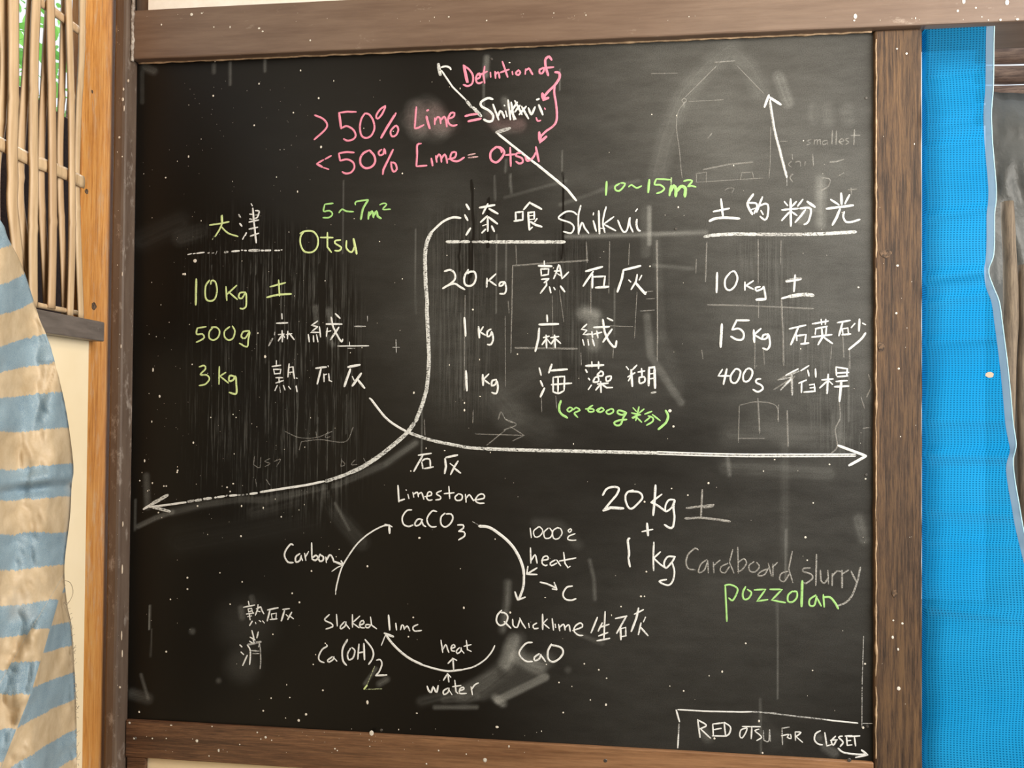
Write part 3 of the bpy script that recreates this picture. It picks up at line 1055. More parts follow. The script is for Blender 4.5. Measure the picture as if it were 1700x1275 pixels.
w4 1315,540 1370,540 1415,590 1442,642
@white chalk box corner around the closet note|white|S|2.8
-75,90 300,103 600,110 690,108
w3f -690,108 800,115 900,122
w2.6f -830,118 1100,150 1300,172
w2.8 -1290,172 1350,180 1570,202
w3.2 -62,92 90,192
w3f -86,208 82,290
w3 -82,290 75,408
w1.6f -1605,-100 1603,240
w1.6f -1617,-520 1605,-120
w2f -1600,205 1690,205
@white chalk capitals RED|white|S|3
-240,172 260,322
240,175 312,220 260,250
-260,247 347,327
-365,210 370,307
-365,210 452,200
-372,257 437,245
-362,308 482,310
-460,195 472,312
460,195 512,235 502,290 470,312
@white chalk capitals OTSU|white|S|2.6
650,240 600,260 590,310 610,325 640,280 652,245
-610,230 762,232
w3 -690,235 685,332
750,252 715,265 755,300 770,322 730,347
w2.6f 785,265 790,340 830,350 837,255
w2.6f -835,260 845,352
@fading white chalk capitals FOR|white|S|2.6
w2.6f -940,250 945,382
w2.6f -938,245 1002,235
-935,307 992,295
1000,295 985,320 1015,330 1012,295
-1050,275 1052,347
1050,275 1097,280 1052,317
-1060,317 1112,362
@white chalk capitals CLOSET|white|S|3
1260,265 1220,290 1210,340 1240,375 1277,382
-1295,280 1312,392 1352,380
1385,310 1350,350 1365,385 1392,345
w2.4 -1340,345 1400,340
1442,310 1410,320 1447,360 1422,397
-1475,310 1481,387
-1463,310 1522,305
-1475,350 1512,345
-1480,387 1522,382
-1490,315 1587,308
-1540,310 1551,392
@white chalk arrow curling under CLOSET|white|S|3.4
1405,410 1450,445 1550,460 1652,462
w4.4 -1600,425 1652,467
w3 -1652,467 1550,487
@faint chalk drawing of a house|ghost|V|1.8
w1.8 -590,213 370,432
w1.8 -735,208 927,407
w2 363,437 346,455 363,472 380,455 363,437
w1.8 365,470 320,540 310,650 330,800 340,920 350,1002
w1.6 -395,462 640,450
w1.8 -450,1032 450,970 520,960 520,1032
w1.8 -760,1015 770,965 845,960 855,1005
w1.6 -450,1032 920,1002
w3 -500,942 680,905 850,890
w1.6 -975,640 970,900 962,1000
w1.6 -130,265 320,262
w3 -530,720 560,685
w2.4 580,185 650,180 720,175
w1.6 650,1090 670,1075 715,1075 700,1105
w1.6 -1040,742 1095,742
@ghost chalk word smallest rubbed out|ghost|V|2.4
1260,730 1230,740 1255,758 1228,768
-1280,765 1282,730
1282,742 1300,730 1303,765
1303,742 1322,730 1325,765
1370,735 1340,745 1345,768 1372,755
-1372,735 1376,768
w2.8 -1410,665 1405,762
w2.8 -1438,668 1434,765
1455,750 1490,738 1475,725 1455,745 1480,765
1525,720 1500,730 1525,750 1502,765
w2.8 -1565,660 1560,768
-1540,702 1605,700
1120,885 1098,905 1120,925
-1125,835 1128,870
1150,890 1180,885 1185,920
-1215,915 1218,885
-1270,830 1275,915
w3 -1390,890 1440,885 1490,870
-1115,975 1135,975
1130,975 1110,1000 1130,1030
1330,1000 1390,1010 1380,1060 1330,1090
-1455,985 1490,965
-1540,1070 1545,1120
-1520,1085 1580,1080
@ghost chalk frame of thin lines in the middle column|ghost|AA|2
-558,92 562,200
w2.6 -950,72 955,188
w3.4 -540,205 750,190 962,175
w2.6 -540,205 535,450 530,690
w4 -552,662 900,668
w2.6 -1340,62 1345,400
w2 -1345,400 1348,640
w1.6 -498,485 500,880
w2 -515,400 520,470
w2 -975,290 975,470
w2.2 -1285,390 1330,388
w2.2 -1250,458 1330,452
w2 -1280,350 1320,347
w2 -1080,540 1210,545
w1.6 -1232,350 1218,610
w1.6 -760,370 765,660
w1.6 -800,340 825,520
w2 -1100,665 1098,720
w2.4 490,1120 560,1090 500,1060
w2.4 -395,1205 500,1120
w2 -330,1142 600,1150
w2 -525,1100 605,1150 540,1180
w2 -780,930 785,1000
w2 -700,940 702,1020
w2 -275,370 270,900
w2 -920,690 922,760
w2 -1190,80 1185,200
w2 -1080,70 1075,360
w2 -320,1010 318,1080
w2.4 460,1060 475,1020 500,1060 540,1080
w2 -48,1060 52,1150
@ghost chalk drips and box in the right column|ghost|AB|2
w2.4 -537,55 537,290
-540,380 538,470
-520,600 518,740
-658,60 655,190
w3.4 -660,370 668,560 672,722
-437,935 432,1130
440,932 530,915 630,935 645,1020
w3 -535,895 545,1082
-430,1108 570,1108
w2.6 -265,70 258,280
-210,160 207,235
w3 -268,402 450,405 830,422
w2.4 -985,570 990,680
w2.4 -1020,640 1022,740
w2.6 965,910 970,1000 945,1060 955,1150 920,1190
w2 -925,620 920,690
w2 -565,640 570,720
-645,930 640,1020
w3 -690,960 695,1150
-238,640 245,690
w2.6 1120,770 1135,830 1110,890
w2 -1080,890 1100,950
w3.4 -640,800 720,760
w3 -620,850 700,800
w3 -680,830 730,780
-5,60 3,700
w2.4 1090,1055 1130,1050
@ghost chalk words rubbed out at lower left|ghost|Y|1.8
-645,920 640,960
640,960 670,975 675,925
720,930 695,945 720,955 695,970
740,945 770,935 750,970
790,800 860,830 940,830 1020,800
870,850 860,890
870,850 960,840 1080,850 1120,780
-940,800 945,830
1000,800 985,830 1010,825
1065,930 1060,970
1065,940 1080,960 1060,970
1130,935 1110,960 1140,960
1170,930 1190,970
1190,970 1210,925
-650,1030 655,1065
700,1030 720,1060
'''
# ------------------------------------------------------------------ chalkboard
W, H = 1.82, 1.68184
NX, NZ = 540, 500
xs = np.linspace(-W/2, W/2, NX + 1); zs = np.linspace(H/2, -H/2, NZ + 1)
XX, ZZ = np.meshgrid(xs, zs)
Mi = np.array(CM.transposed()); P = np.stack([XX - CL.x, np.full_like(XX, -CL.y), ZZ + ZB - CL.z], -1) @ Mi.T
PX = 850 + F * P[..., 0] / -P[..., 2]; PY = 637.5 - F * P[..., 1] / -P[..., 2]
dust_glare = np.zeros_like(PX); drip = np.zeros_like(PX); pinkm = np.zeros_like(PX)
def soft_stroke(pts, width, amount, target=None, soft=.85):      # one soft stroke: a wipe of eraser or hand, or broad painted glare
    D = np.full_like(PX, 1e9); pts = pts if len(pts) > 1 else pts * 2
    for (ax, ay), (bx, by) in zip(pts, pts[1:]):
        vx, vy = bx - ax, by - ay; L = vx*vx + vy*vy + 1e-9
        t = np.clip(((PX - ax)*vx + (PY - ay)*vy) / L, 0, 1)
        D = np.minimum(D, np.hypot(PX - ax - t*vx, PY - ay - t*vy))
    k = np.clip((width - D) / (width * soft), 0, 1); k = k*k*(3 - 2*k)
    if target is None and amount > 0 and width < 60:      # bristle streaks along the wipe
        side = np.sign((PX - pts[0][0])*(pts[-1][1] - pts[0][1]) - (PY - pts[0][1])*(pts[-1][0] - pts[0][0]))
        tab = np.convolve(rng.uniform(.4, 1.5, 140), [.25, .5, .25], 'same'); k = k * np.interp(side*D, np.linspace(-70, 70, 140), tab)
    (dust_glare if target is None else target)[...] += amount * k * (1.35 if target is None and 0 < amount < .3 and width < 26 else 1)
for a in (
 ([(1092,290),(1108,225),(1135,160),(1175,112),(1214,82),(1242,112),(1265,155)], 26, .062), ([(1180,180),(1200,260)], 95, .035),
 ([(1293,128),(1308,170)], 15, .10), ([(1350,178),(1350,198)], 15, .04), ([(1372,180),(1375,200)], 18, .05), ([(1405,182),(1408,200)], 18, .04), ([(1362,300),(1362,372)], 14, .13), ([(1330,365),(1345,345)], 12, .10),
 ([(690,182),(694,216)], 24, .10), ([(708,180),(722,216)], 30, .06), ([(722,184),(735,212)], 24, .09), ([(680,200),(745,205)], 26, .05), ([(812,190),(830,212),(862,208)], 16, .10), ([(838,166),(842,180)], 10, .08), ([(808,96),(806,125)], 8, .14),
 ([(940,393),(1050,390),(1172,386)], 6, .16), ([(1078,345),(1078,405)], 6, .16), ([(1072,350),(1072,420)], 12, .05), ([(970,520),(985,525),(985,570)], 20, .12), ([(975,515),(990,520)], 12, .06),
 ([(1074,525),(1080,590),(1107,633),(1131,668)], 9, .085), ([(1090,560),(1120,640)], 26, .03), ([(825,660),(850,690)], 42, .045), ([(850,690),(900,715)], 34, .03), ([(842,645),(900,610)], 30, .03),
 ([(1215,720),(1390,722)], 32, .045), ([(1205,775),(1375,785)], 18, .04), ([(1208,760),(1211,788)], 6, .08), ([(1303,740),(1303,920)], 12, .03),
 ([(843,968),(842,1000),(834,1046)], 10, .09), ([(852,1062),(838,1100)], 17, .13), ([(827,1162),(905,1124)], 10, .20), ([(822,1158),(835,1168)], 10, .16), ([(857,1092),(896,1112)], 16, .09), ([(722,1174),(791,1174)], 6, .10), ([(738,1161),(790,1157)], 10, .05),
 ([(770,1155),(800,1138),(847,1100)], 22, .06), ([(800,1150),(850,1130),(910,1095)], 20, .05), ([(850,1075),(870,1095),(900,1100)], 20, .07), ([(862,1060),(845,1110)], 16, .06), ([(700,1165),(760,1150),(820,1120)], 14, .04), ([(979,930),(986,960),(988,995)], 5, .06), ([(958,1052),(1000,1068)], 6, .05), ([(943,1112)], 9, .07), ([(890,868),(930,872),(960,905)], 14, .025),
 ([(409,1038)], 70, .035), ([(403,1105)], 42, .05), ([(319,1048)], 8, .08), ([(363,1130)], 7, .06), ([(220,1152),(245,1160)], 14, .06), ([(234,1120),(246,1160)], 4, .10), ([(400,1010),(402,1025)], 8, .10), ([(418,992),(420,1000)], 7, .08),
 ([(229,874),(258,860),(286,850)], 6, .14), ([(286,850),(335,838),(400,829),(440,830),(510,815),(560,805),(640,770),(690,735)], 10, .05), ([(420,850),(560,812)], 16, .025),
 ([(300,900),(420,880),(520,860)], 40, .012), ([(540,825),(565,860),(600,900)], 20, .035), ([(556,835),(580,880)], 3, .09), ([(243,790),(245,842)], 8, .09), ([(225,830),(224,880)], 2.5, .1), ([(640,770),(690,735)], 6, .05),
 ([(249,1005),(248,1045)], 2, .35), ([(252,1045),(250,1090)], 2, .08), ([(300,396),(335,385)], 20, .035), ([(235,400),(300,370)], 30, .02), ([(525,510),(528,545)], 8, .12), ([(545,516),(549,536)], 9, .10), ([(545,560),(552,572)], 8, .10), ([(535,615),(525,700)], 7, .04), ([(437,535),(440,600)], 8, .05),
 ([(355,108),(355,120)], 5, .10), ([(382,104),(382,140)], 4, .10), ([(440,100),(440,118)], 4, .10), ([(240,112),(255,118)], 10, .08), ([(236,120),(236,170)], 5, .05),
 ([(1425,862),(1434,895)], 16, .05), ([(1190,985),(1300,1000)], 40, .012), ([(1370,1240),(1385,1250)], 12, .09), ([(1360,1225)], 10, .07), ([(1168,1215),(1175,1225)], 14, .06), ([(1262,1200),(1290,1230)], 22, .02), ([(630,1135),(642,1128)], 8, .10), ([(606,1135),(624,1110)], 5, .10),
 ([(560,540),(640,560)], 60, .012), ([(700,440),(760,620)], 60, .015), ([(880,450),(1060,640)], 100, .022), ([(1180,420),(1420,700)], 150, .022), ([(1100,150),(1420,330)], 150, .020), ([(1150,150),(1400,400),(1400,900),(1150,1150)], 420, .05), ([(790,430),(1400,430)], 300, .035), ([(780,610),(1400,630)], 190, .025), ([(740,330),(760,640)], 90, .02), ([(950,930),(1400,960)], 260, .018), ([(560,300),(640,600),(900,700)], 260, .014), ([(1250,120),(1400,500)], 320, .03), ([(1000,100),(1450,60)], 330, .032), ([(1420,100),(1420,300)], 180, .02), ([(950,300),(1090,330)], 60, .02),  # broad zones: erased chalk haze, with the glare towards the right painted in
 ([(838,328),(940,300)], 4, .06), ([(930,340),(1000,315),(1060,300)], 5, .04), ([(1090,395),(1100,560)], 10, .03), ([(1260,690),(1300,720)], 30, .02), ([(1390,690),(1395,745)], 14, .03),
 ([(650,520),(700,520)], 30, .012), ([(360,730),(520,740)], 50, .010), ([(1085,440),(1150,446)], 5, .05)): soft_stroke(*a)
soft_stroke([(700,195),(745,195)], 44, .5, pinkm); soft_stroke([(820,200),(862,205)], 26, .6, pinkm)
soft_stroke([(400,440),(400,760)], 120, .05, drip); soft_stroke([(500,470),(520,780)], 110, .075, drip); soft_stroke([(560,520),(560,640)], 60, .03, drip)
soft_stroke([(760,400),(770,640)], 80, .035, drip); soft_stroke([(950,420),(960,600)], 60, .025, drip); soft_stroke([(1260,420),(1400,720)], 70, .03, drip); soft_stroke([(340,690),(430,760)], 60, .02, drip)
for x, y0, y1, w in ((418,560,590,3),(537,420,800,4.5),(530,440,690,2.5),(455,400,690,2),(463,430,640,2),(520,610,800,3),(500,650,806,3),(545,600,812,3),(503,700,812,2.5),(783,300,460,1.8),(811,330,410,2.2),(934,285,430,1.6),(764,400,450,1.6),(780,400,470,1.6),(433,440,800,2),(357,470,690,2)):
    soft_stroke([(x, y0), (x + (y0 % 7) - 3, (y0 + y1) / 2), (x + (y1 % 5) - 1, y1)], w, -.22, dust_glare, .9)
for x, y0, y1, w in ((416,430,455,1.2),(424,425,455,1.4),(352,440,470,1.5),(484,420,470,1.5),(570,300,420,1.4),(690,380,520,1.5),(824,390,520,1.6),(840,405,480,1.6),(821,292,332,2.4),(848,290,320,2.4),(1135,170,178,2),(930,115,150,1.8),(934,250,285,1.8),(803,135,178,3),(840,265,285,3),(846,290,310,2),(493,640,760,2),(463,560,640,2),(447,600,720,1.6),(545,640,780,1.8),(575,655,720,1.6),(1262,1160,1250,2.5),(1290,985,1160,2),(1305,880,960,3),(700,675,760,1.4),(764,520,660,1.6),(1020,480,560,1.5),(1410,600,700,2)):
    soft_stroke([(x, y0), (x + (y1 % 3) - 1, y1)], w, .10)
dust_glare = np.clip(dust_glare, -.2, .8)
bpos = np.stack([XX, np.zeros_like(XX), ZZ], -1).reshape(-1, 3)
nv = len(bpos); idx = np.arange(nv).reshape(NZ + 1, NX + 1)
quads = np.stack([idx[1:, :-1], idx[1:, 1:], idx[:-1, 1:], idx[:-1, :-1]], -1).reshape(-1, 4)
rim = np.concatenate([idx[0, :], idx[1:, -1], idx[-1, -2::-1], idx[-2:0:-1, 0]])          # clockwise seen from the room
back = bpos[rim] + np.array([0, .016, 0]); nb = len(rim); bi = nv + np.arange(nb)
side = np.stack([rim, np.roll(rim, -1), np.roll(bi, -1), bi], -1)
me = bpy.data.meshes.new('chalkboard')
allf = [tuple(f) for f in np.concatenate([quads, side]).tolist()] + [tuple(bi.tolist())]
me.from_pydata(np.concatenate([bpos, back]).tolist(), [], allf); me.update()
for nm, arr in (('dust_glare', dust_glare), ('drip', drip), ('pink', np.clip(pinkm, 0, 1))):
    at_ = me.attributes.new(nm, 'FLOAT', 'POINT'); at_.data.foreach_set('value', np.concatenate([arr.ravel(), np.zeros(nb)]).astype(np.float32))
me.materials.append(M['blackboard'])
board = bpy.data.objects.new('chalkboard', me); COL.objects.link(board); board.location = (0, 0, ZB)
tag(board, 'big matte black chalkboard covered in chalk recipes, set in a brown timber frame', 'chalkboard')
TILES = {'A': (500,80,5.796), 'B': (720,80,5.796), 'C': (300,300,4.722), 'D': (300,500,4.722), 'E': (660,280,5.667), 'F': (900,280,6.071), 'G': (1150,280,5.667), 'H': (700,420,4.904),
 'I': (860,420,4.904), 'J': (1160,430,5.1), 'K': (880,640,6.538), 'L': (640,720,6.071), 'M': (440,840,7.083), 'N': (380,980,8.5), 'O': (510,1000,5.0), 'P': (780,850,4.722), 'Q': (980,780,6.377),
 'R': (1120,890,5.3125), 'S': (1110,1160,5.0), 'V': (1050,60,4.25), 'Y': (200,440,2.898), 'AA': (690,380,3.354), 'AB': (1090,380,3.186), 'G0': (0,0,1)}
PXM = W / 1237.0                             # metres per pixel on the board, near enough for stroke widths
def ribbon(bm, pts, width, mat_i, lift):     # one chalk stroke, slightly raised along its middle
    p = [Vector((q[0], q[1])) for q in pts]; n = len(p); L = []; ph = random.random() * 99
    run = 0.0
    for i in range(n):
        t = p[min(i+1, n-1)] - p[max(i-1, 0)]
        t = t.normalized() if t.length > 1e-9 else Vector((1, 0)); s = Vector((-t.y, t.x))
        if i: run += (p[i] - p[i-1]).length
        wl = width * .5 * (1 + .16 * mnoise.noise((run * 150, ph, 0))); wr = width * .5 * (1 + .16 * mnoise.noise((run * 150, ph, 7)))
        if i in (0, n - 1): wl *= .72; wr *= .72
        L.append([bm.verts.new((q.x, -h, q.y)) for q, h in ((p[i] + s*wl, lift), (p[i], lift + .0005), (p[i] - s*wr, lift))])
    e0 = p[0] - (p[1] - p[0]).normalized() * width * .3; e1 = p[-1] + (p[-1] - p[-2]).normalized() * width * .3
    a = bm.verts.new((e0.x, -lift, e0.y)); b = bm.verts.new((e1.x, -lift, e1.y))
    fs = []
    for u, v in zip(L, L[1:]):
        fs += [bm.faces.new((u[0], v[0], v[1], u[1])), bm.faces.new((u[1], v[1], v[2], u[2]))]
    fs += [bm.faces.new((a, L[0][0], L[0][1])), bm.faces.new((a, L[0][1], L[0][2])), bm.faces.new((b, L[-1][1], L[-1][0])), bm.faces.new((b, L[-1][2], L[-1][1]))]
    for f in fs: f.material_index = mat_i
MATS = {'white': ('chalk_white', 'chalk_white_thin'), 'pink': ('chalk_pink', 'chalk_pink_thin'), 'pinkfaint': ('chalk_pink_thin', 'chalk_pink_thin'), 'green': ('chalk_green', 'chalk_green_thin'),
 'lime': ('chalk_lime', 'chalk_lime_thin'), 'faint': ('chalk_faint', 'chalk_faint_thin'), 'ghost': ('chalk_ghost', 'chalk_ghost')}
def chalk_part(label, mat, tile, width, lines, order):
    ox, oy, sc = TILES[tile]; strokes = []
    for k, ln in enumerate(lines):
        w = width; faint = 0; ln = ln.strip()
        if ln[0] == 'w':
            h, ln = ln.split(' ', 1); faint = 1 if h.endswith('f') else 0; w = float(h[1:].rstrip('f'))
        straight = ln[0] == '-'; ln = ln.lstrip('-') if straight else ln
        if straight and ln.startswith('-'): pass
        pts = [tuple(float(c) for c in q.split(',')) for q in ln.split()]
        pts = [(ox + x/sc, oy + y/sc) for x, y in pts]
        if straight:
            q = [pts[0]]
            for a, b in zip(pts, pts[1:]):
                n = max(1, int(math.hypot(b[0]-a[0], b[1]-a[1]) / 5)); q += [(a[0] + (b[0]-a[0])*i/n, a[1] + (b[1]-a[1])*i/n) for i in range(1, n + 1)]
            pts = q
        else: pts = [tuple(c) for c in catmull(pts, 2.5)]
        wp = [at(*c) for c in pts]
        wp = [(q.x, q.z - ZB) for q in wp]
        wp = [q for i, q in enumerate(wp) if i == 0 or math.hypot(q[0]-wp[i-1][0], q[1]-wp[i-1][1]) > 1e-6]
        if len(wp) < 2: continue
        strokes.append(((min(q[0] for q in pts), min(q[1] for q in pts), max(q[0] for q in pts), max(q[1] for q in pts)), wp, w * PXM * .84, 2 if mat == 'white' and not faint and w >= 5.8 else faint, .00035 + .00002 * (order % 12) + .000012 * (k % 9)))
    l = label
    name = 'chalk_marking' if 'drawing' in l or 'frame of' in l else 'chalk_arrow' if ('arrow' in l and 'word' not in l) else 'chalk_marking' if ('line' in l.split() or 'underline' in l or 'box' in l) else 'chalk_lettering'
    if 'crossed by' in l or 'in the upper line' in l or 'in the lower line' in l: name = 'chalk_lettering'
    # strokes that stand close together make one word or character
    gap = 24 if mat == 'ghost' else 40 if name in ('chalk_arrow', 'chalk_marking') else 9 if 'character' in l else 8; grp = list(range(len(strokes)))
    for i in range(len(strokes)):
        for j in range(i):
            A, B = strokes[i][0], strokes[j][0]
            if max(A[0] - B[2], B[0] - A[2], A[1] - B[3], B[1] - A[3]) < gap:
                g0, g1 = grp[i], grp[j]; grp = [g1 if g == g0 else g for g in grp]
    ids = sorted(set(grp)); mats = [M[MATS[mat][0]], M[MATS[mat][1]], M['chalk_white_wide']]; par = board
    if len(ids) > 1:
        par = bpy.data.objects.new(name, None); COL.objects.link(par); par.parent = board; par.empty_display_size = .02; par['label'] = label
    for g in ids:
        bm = bmesh.new()
        for s, k in zip(strokes, grp):
            if k == g: ribbon(bm, *s[1:])
        o = mesh_obj(name if len(ids) == 1 else 'chalk_stroke' if name in ('chalk_arrow', 'chalk_marking') else 'chalk_character' if 'character' in l else 'chalk_word', bm, mats, par)
        if len(ids) == 1: o['label'] = label
blk = []
for ln in CHALK.strip().splitlines():
    if ln.startswith('@'): blk.append((ln[1:].split('|'), []))
    else: blk[-1][1].append(ln)
for i, ((lab, mat, tile, w), lines) in enumerate(blk): chalk_part(lab, mat, tile, float(w), lines, i)
def drops(name, pts, host, plane, n_extra, region, mat='white_paint', sz=(.4, .95)):   # flicked paint: low round drops
    bm = bmesh.new()
    for k in range(n_extra):
        pts = pts + [(random.uniform(region[0], region[2]), random.uniform(region[1], region[3]), random.choice((sz[0], sz[0], sz[0]*1.25, sz[0]*1.25, sz[1])), 1 + random.random())]
    for px, py, r, el in pts:
        c = at(px, py, plane); r = r * PXM * .88; a0 = random.random() * 6.28; n = 8 if r > .0015 else 6
        rim = [bm.verts.new((c.x + math.cos(a0 + 6.283*i/n) * r * random.uniform(.85, 1.15), c.y - .0001, c.z + math.sin(a0 + 6.283*i/n) * r * el)) for i in range(n)]
        top = bm.verts.new((c.x, c.y - min(.0012, r*.45), c.z))
        for i in range(n): bm.faces.new((rim[i], rim[(i+1) % n], top))
    bmesh.ops.recalc_face_normals(bm, faces=bm.faces)
    o = mesh_obj(name, bm, M[mat], smooth=True); o['kind'] = 'stuff'; under(o, host); return o
known = [(324,433,3.6,1),(307,455,2.6,1),(354,159,1.6,1.3),(357,101,1.4,2),(430,139,1.5,1.3),(422,208,1.8,1),(313,260,1.6,1.6),(275,295,1.6,1),(487,187,1.6,1),(499,117,1.4,1.4),(529,163,1.8,1.2),(533,244,2,1.4),(459,294,1.2,1),(494,318,1.2,2),
 (440,592,2.4,1.2),(428,553,1.6,1),(319,605,1.5,1),(350,693,1.3,1),(392,693,1.3,1),(387,688,1.2,1),(254,614,1.6,2.6),(304,455,2,1),(265,658,2,1.4),(321,735,1.8,1.3),(252,700,1.2,2),(295,781,1.9,1),(272,807,1.6,1),(276,807,1.6,1),(294,784,1.8,1),(240,765,1.6,2),(232,798,1.6,1),(253,802,1.5,1.3),(328,840,1.8,1),(263,851,1.7,1),(245,815,1.4,1),
 (387,803,2,.7),(377,809,1.8,1),(382,816,1.6,1),(401,840,1.5,1.6),(437,843,1.5,1.4),(467,858,1.6,1),(400,890,2,1),(365,951,1.4,1),(311,959,2,1),(311,978,1.8,1),(283,995,1.6,1),(402,966,1.6,1),(485,985,1.8,1),(497,1000,2,1),(382,1003,1.5,1),(453,1053,1.5,1),(610,940,1.8,1.2),(517,948,1.8,1),(563,912,1,1),(276,1082,2,1),(231,1182,2.2,1),(540,1068,1.4,1),(520,1103,1.4,1),(536,1146,1.8,1),(450,1159,1.6,1),(481,1158,1.4,1),(437,1180,1.8,1),(508,1186,2.4,1),(496,1196,2.6,1),(474,1192,1.2,1),(610,1166,2.4,1.7),(692,1184,1.8,.7),(825,1207,3.2,.7),
 (770,1009,1.8,1.4),(696,893,2,1),(822,895,1.3,1),(970,1102,1.6,1),(994,1112,1.6,1),(1007,1126,1.4,1),(928,1133,1.5,1),(907,1103,1.2,1),(980,1162,1.4,1),(1006,1170,2,1.2),(935,1183,1.6,1),(1031,1007,1.4,1),(1064,990,1.8,1),(1073,949,1.6,1),(1176,802,2,1),(1142,822,1.5,1),(1115,811,1.4,1),(1070,833,1.8,1),(1337,892,2,1),(1350,835,1.4,1),(1340,930,1.4,1),(1238,1068,1.6,1),(1199,1115,1.6,1.4),(1135,1147,1.6,1),(1112,1139,1.2,1),(1436,1102,1.8,1),(1433,1208,2,1.2),(1260,1197,1.8,1.3),(1186,1226,2,1),(1266,1250,1.6,1.2),(1349,1113,1.2,1),
 (785,514,1.8,1),(742,424,1.1,1),(1079,442,1.6,1),(859,588,1.4,1),(1112,682,3,1),(1118,708,2,1),(1286,763,1.6,.7),(1377,771,1.5,1),(1437,795,1.5,1),(1425,477,1.8,.8),(1126,344,1.4,1.4),(846,104,1.8,.7),(1082,190,1.2,1),(653,218,1,1),(604,213,1,1),(668,288,1.6,1),(687,652,1.6,1.5),(771,669,1.4,1.4),(797,658,1.8,.6),(771,681,1.6,1.6),(682,782,1.4,1),(738,748,1.6,.7),(697,893,1.6,.8),(630,401,1.2,1),(588,363,1,1),(905,992,1.6,.6),(1070,990,1.4,1),(668,463,1.2,1),(847,1017,2,1),(686,1025,1.6,1),(678,1057,1.6,1)]
drops('paint_splatter', known, board, 0, 120, (236, 122, 1440, 1185))
drops('paint_splatter', [], board, 0, 170, (235, 122, 520, 900), sz=(.3, .75))
for px, py in ((816,98),(1438,163),(1438,788),(633,1212),(1440,1206),(1122,380)):
    c = at(px, py, 0); bm = bmesh.new(); bmesh.ops.create_cone(bm, cap_ends=True, segments=14, radius1=.0036, radius2=.0026, depth=.0016, matrix=Matrix.Translation(c + Vector((0, -.0007, 0))) @ Matrix.Rotation(math.pi/2, 4, 'X'))
    box(bm, c.x - .002, c.x + .002, c.y - .0018, c.y - .001, c.z - .0004, c.z + .0004)
    under(mesh_obj('screw', bm, M['steel']), board)
# ------------------------------------------------------------------ timber frame round the board
BT = ZB + H/2; BB = ZB - H/2
zt = at(255, 15, -.026).z                    # top of the beam
def wob(bm, amp, sc, axis):                  # hand-planed timber: slightly uneven faces
    for v in bm.verts:
        d = mnoise.noise(v.co * sc); v.co += Vector((d*amp if axis != 0 else 0, d*amp*.5, d*amp if axis != 2 else 0))
def cutbox(x0, x1, y0, y1, z0, z1, bev, ln_axis, n, amp=.0012, sc=9):
    bm = bmesh.new(); box(bm, x0, x1, y0, y1, z0, z1, bev)
    lo, hi = (x0, x1) if ln_axis == 0 else (z0, z1)
    for i in range(1, n):
        c = lo + (hi - lo) * i / n; co = (c, 0, 0) if ln_axis == 0 else (0, 0, c)
        bmesh.ops.bisect_plane(bm, geom=bm.verts[:] + bm.edges[:] + bm.faces[:], plane_co=co, plane_no=(1, 0, 0) if ln_axis == 0 else (0, 0, 1))
    wob(bm, amp, sc, ln_axis); return bm
beam = mesh_obj('wooden_beam', cutbox(-.9105, 2.795, -.026, .115, BT + .0015, zt, .004, 0, 50), M['beam_paint'], smooth=False)
tag(beam, 'wide brown painted timber beam running along the top of the chalkboard', 'beam')
bm = bmesh.new(); pts = []
for i in range(160):
    x = -.905 + 1.81 * i / 159; pts.append((x, -.003 - .004*abs(mnoise.noise((x*25, 3, 0))), BT + .0005 + .0018*mnoise.noise((x*40, 0, 0))))
tube(bm, pts, [.0022 + .0022*max(0, mnoise.noise((p[0]*30, 9, 1))) for p in pts], 6)
under(tag(mesh_obj('caulk_bead', bm, M['caulk'], smooth=True), 'ragged tan sealant line under the beam'), beam)
post = mesh_obj('wooden_post', cutbox(at(1452, 600, -.01).x, at(1531.5, 600, -.01).x, -.010, .105, 0, BT + .0015, .005, 2, 60, .0022, 14), M['weathered_timber'])
tag(post, 'weathered brown timber post between the chalkboard and the blue sheet', 'post')
bm = bmesh.new()
for (x, y, rx, rz) in ((1470,421,9,7),(1463,575,5,9),(1485,985,4,6)):
    c = at(x, y, -.0105); vs = [bm.verts.new((c.x + math.cos(a)*rx*PXM*random.uniform(.7,1.2), c.y - .0006, c.z + math.sin(a)*rz*PXM*random.uniform(.7,1.2))) for a in np.linspace(0, 6.283, 12, endpoint=False)]
    bm.faces.new(vs[::-1]); 
kn = NT('knot_wood'); nk = kn.noise(160, 4); kn.color(kn.ramp(nk, [(.4, (.03, .018, .011)), (.62, (.16, .10, .06))]), .8)
under(mesh_obj('wood_knot', bm, kn.m), post)
bm = bmesh.new(); pts = []                   # splintered pale arris along the post's left edge
xl = at(1452, 600, -.01).x
for i in range(150):
    z = BB + .01 + (BT - BB - .03) * i / 149; pts.append((xl + .0035 + .002*mnoise.noise((z*30, 2, 0)), -.009 - .0025*mnoise.noise((z*22, 5, 0)), z))
tube(bm, pts, [.0018 + .0028*max(0, mnoise.noise((p[2]*34, 4, 2))) for p in pts], 6)
under(tag(mesh_obj('frayed_edge', bm, M['caulk'], smooth=True), 'pale splintered edge of the post'), post)
rz = at(240, 1259, -.008).z
rail = mesh_obj('wooden_rail', cutbox(-.911, at(1451, 600, -.008).x, -.008, .09, rz, BB - .0005, .0025, 0, 40, .0006), M['mahogany'])
tag(rail, 'dark reddish brown timber rail under the chalkboard, flecked with white paint', 'rail')
trim = mesh_obj('wooden_post', cutbox(-.9450, -.9125, -.047, .04, 0, 3.3, .0075, 2, 60, .0008, 7), M['trim_paint'])
tag(trim, 'narrow brown painted post with a rounded corner left of the chalkboard', 'post')
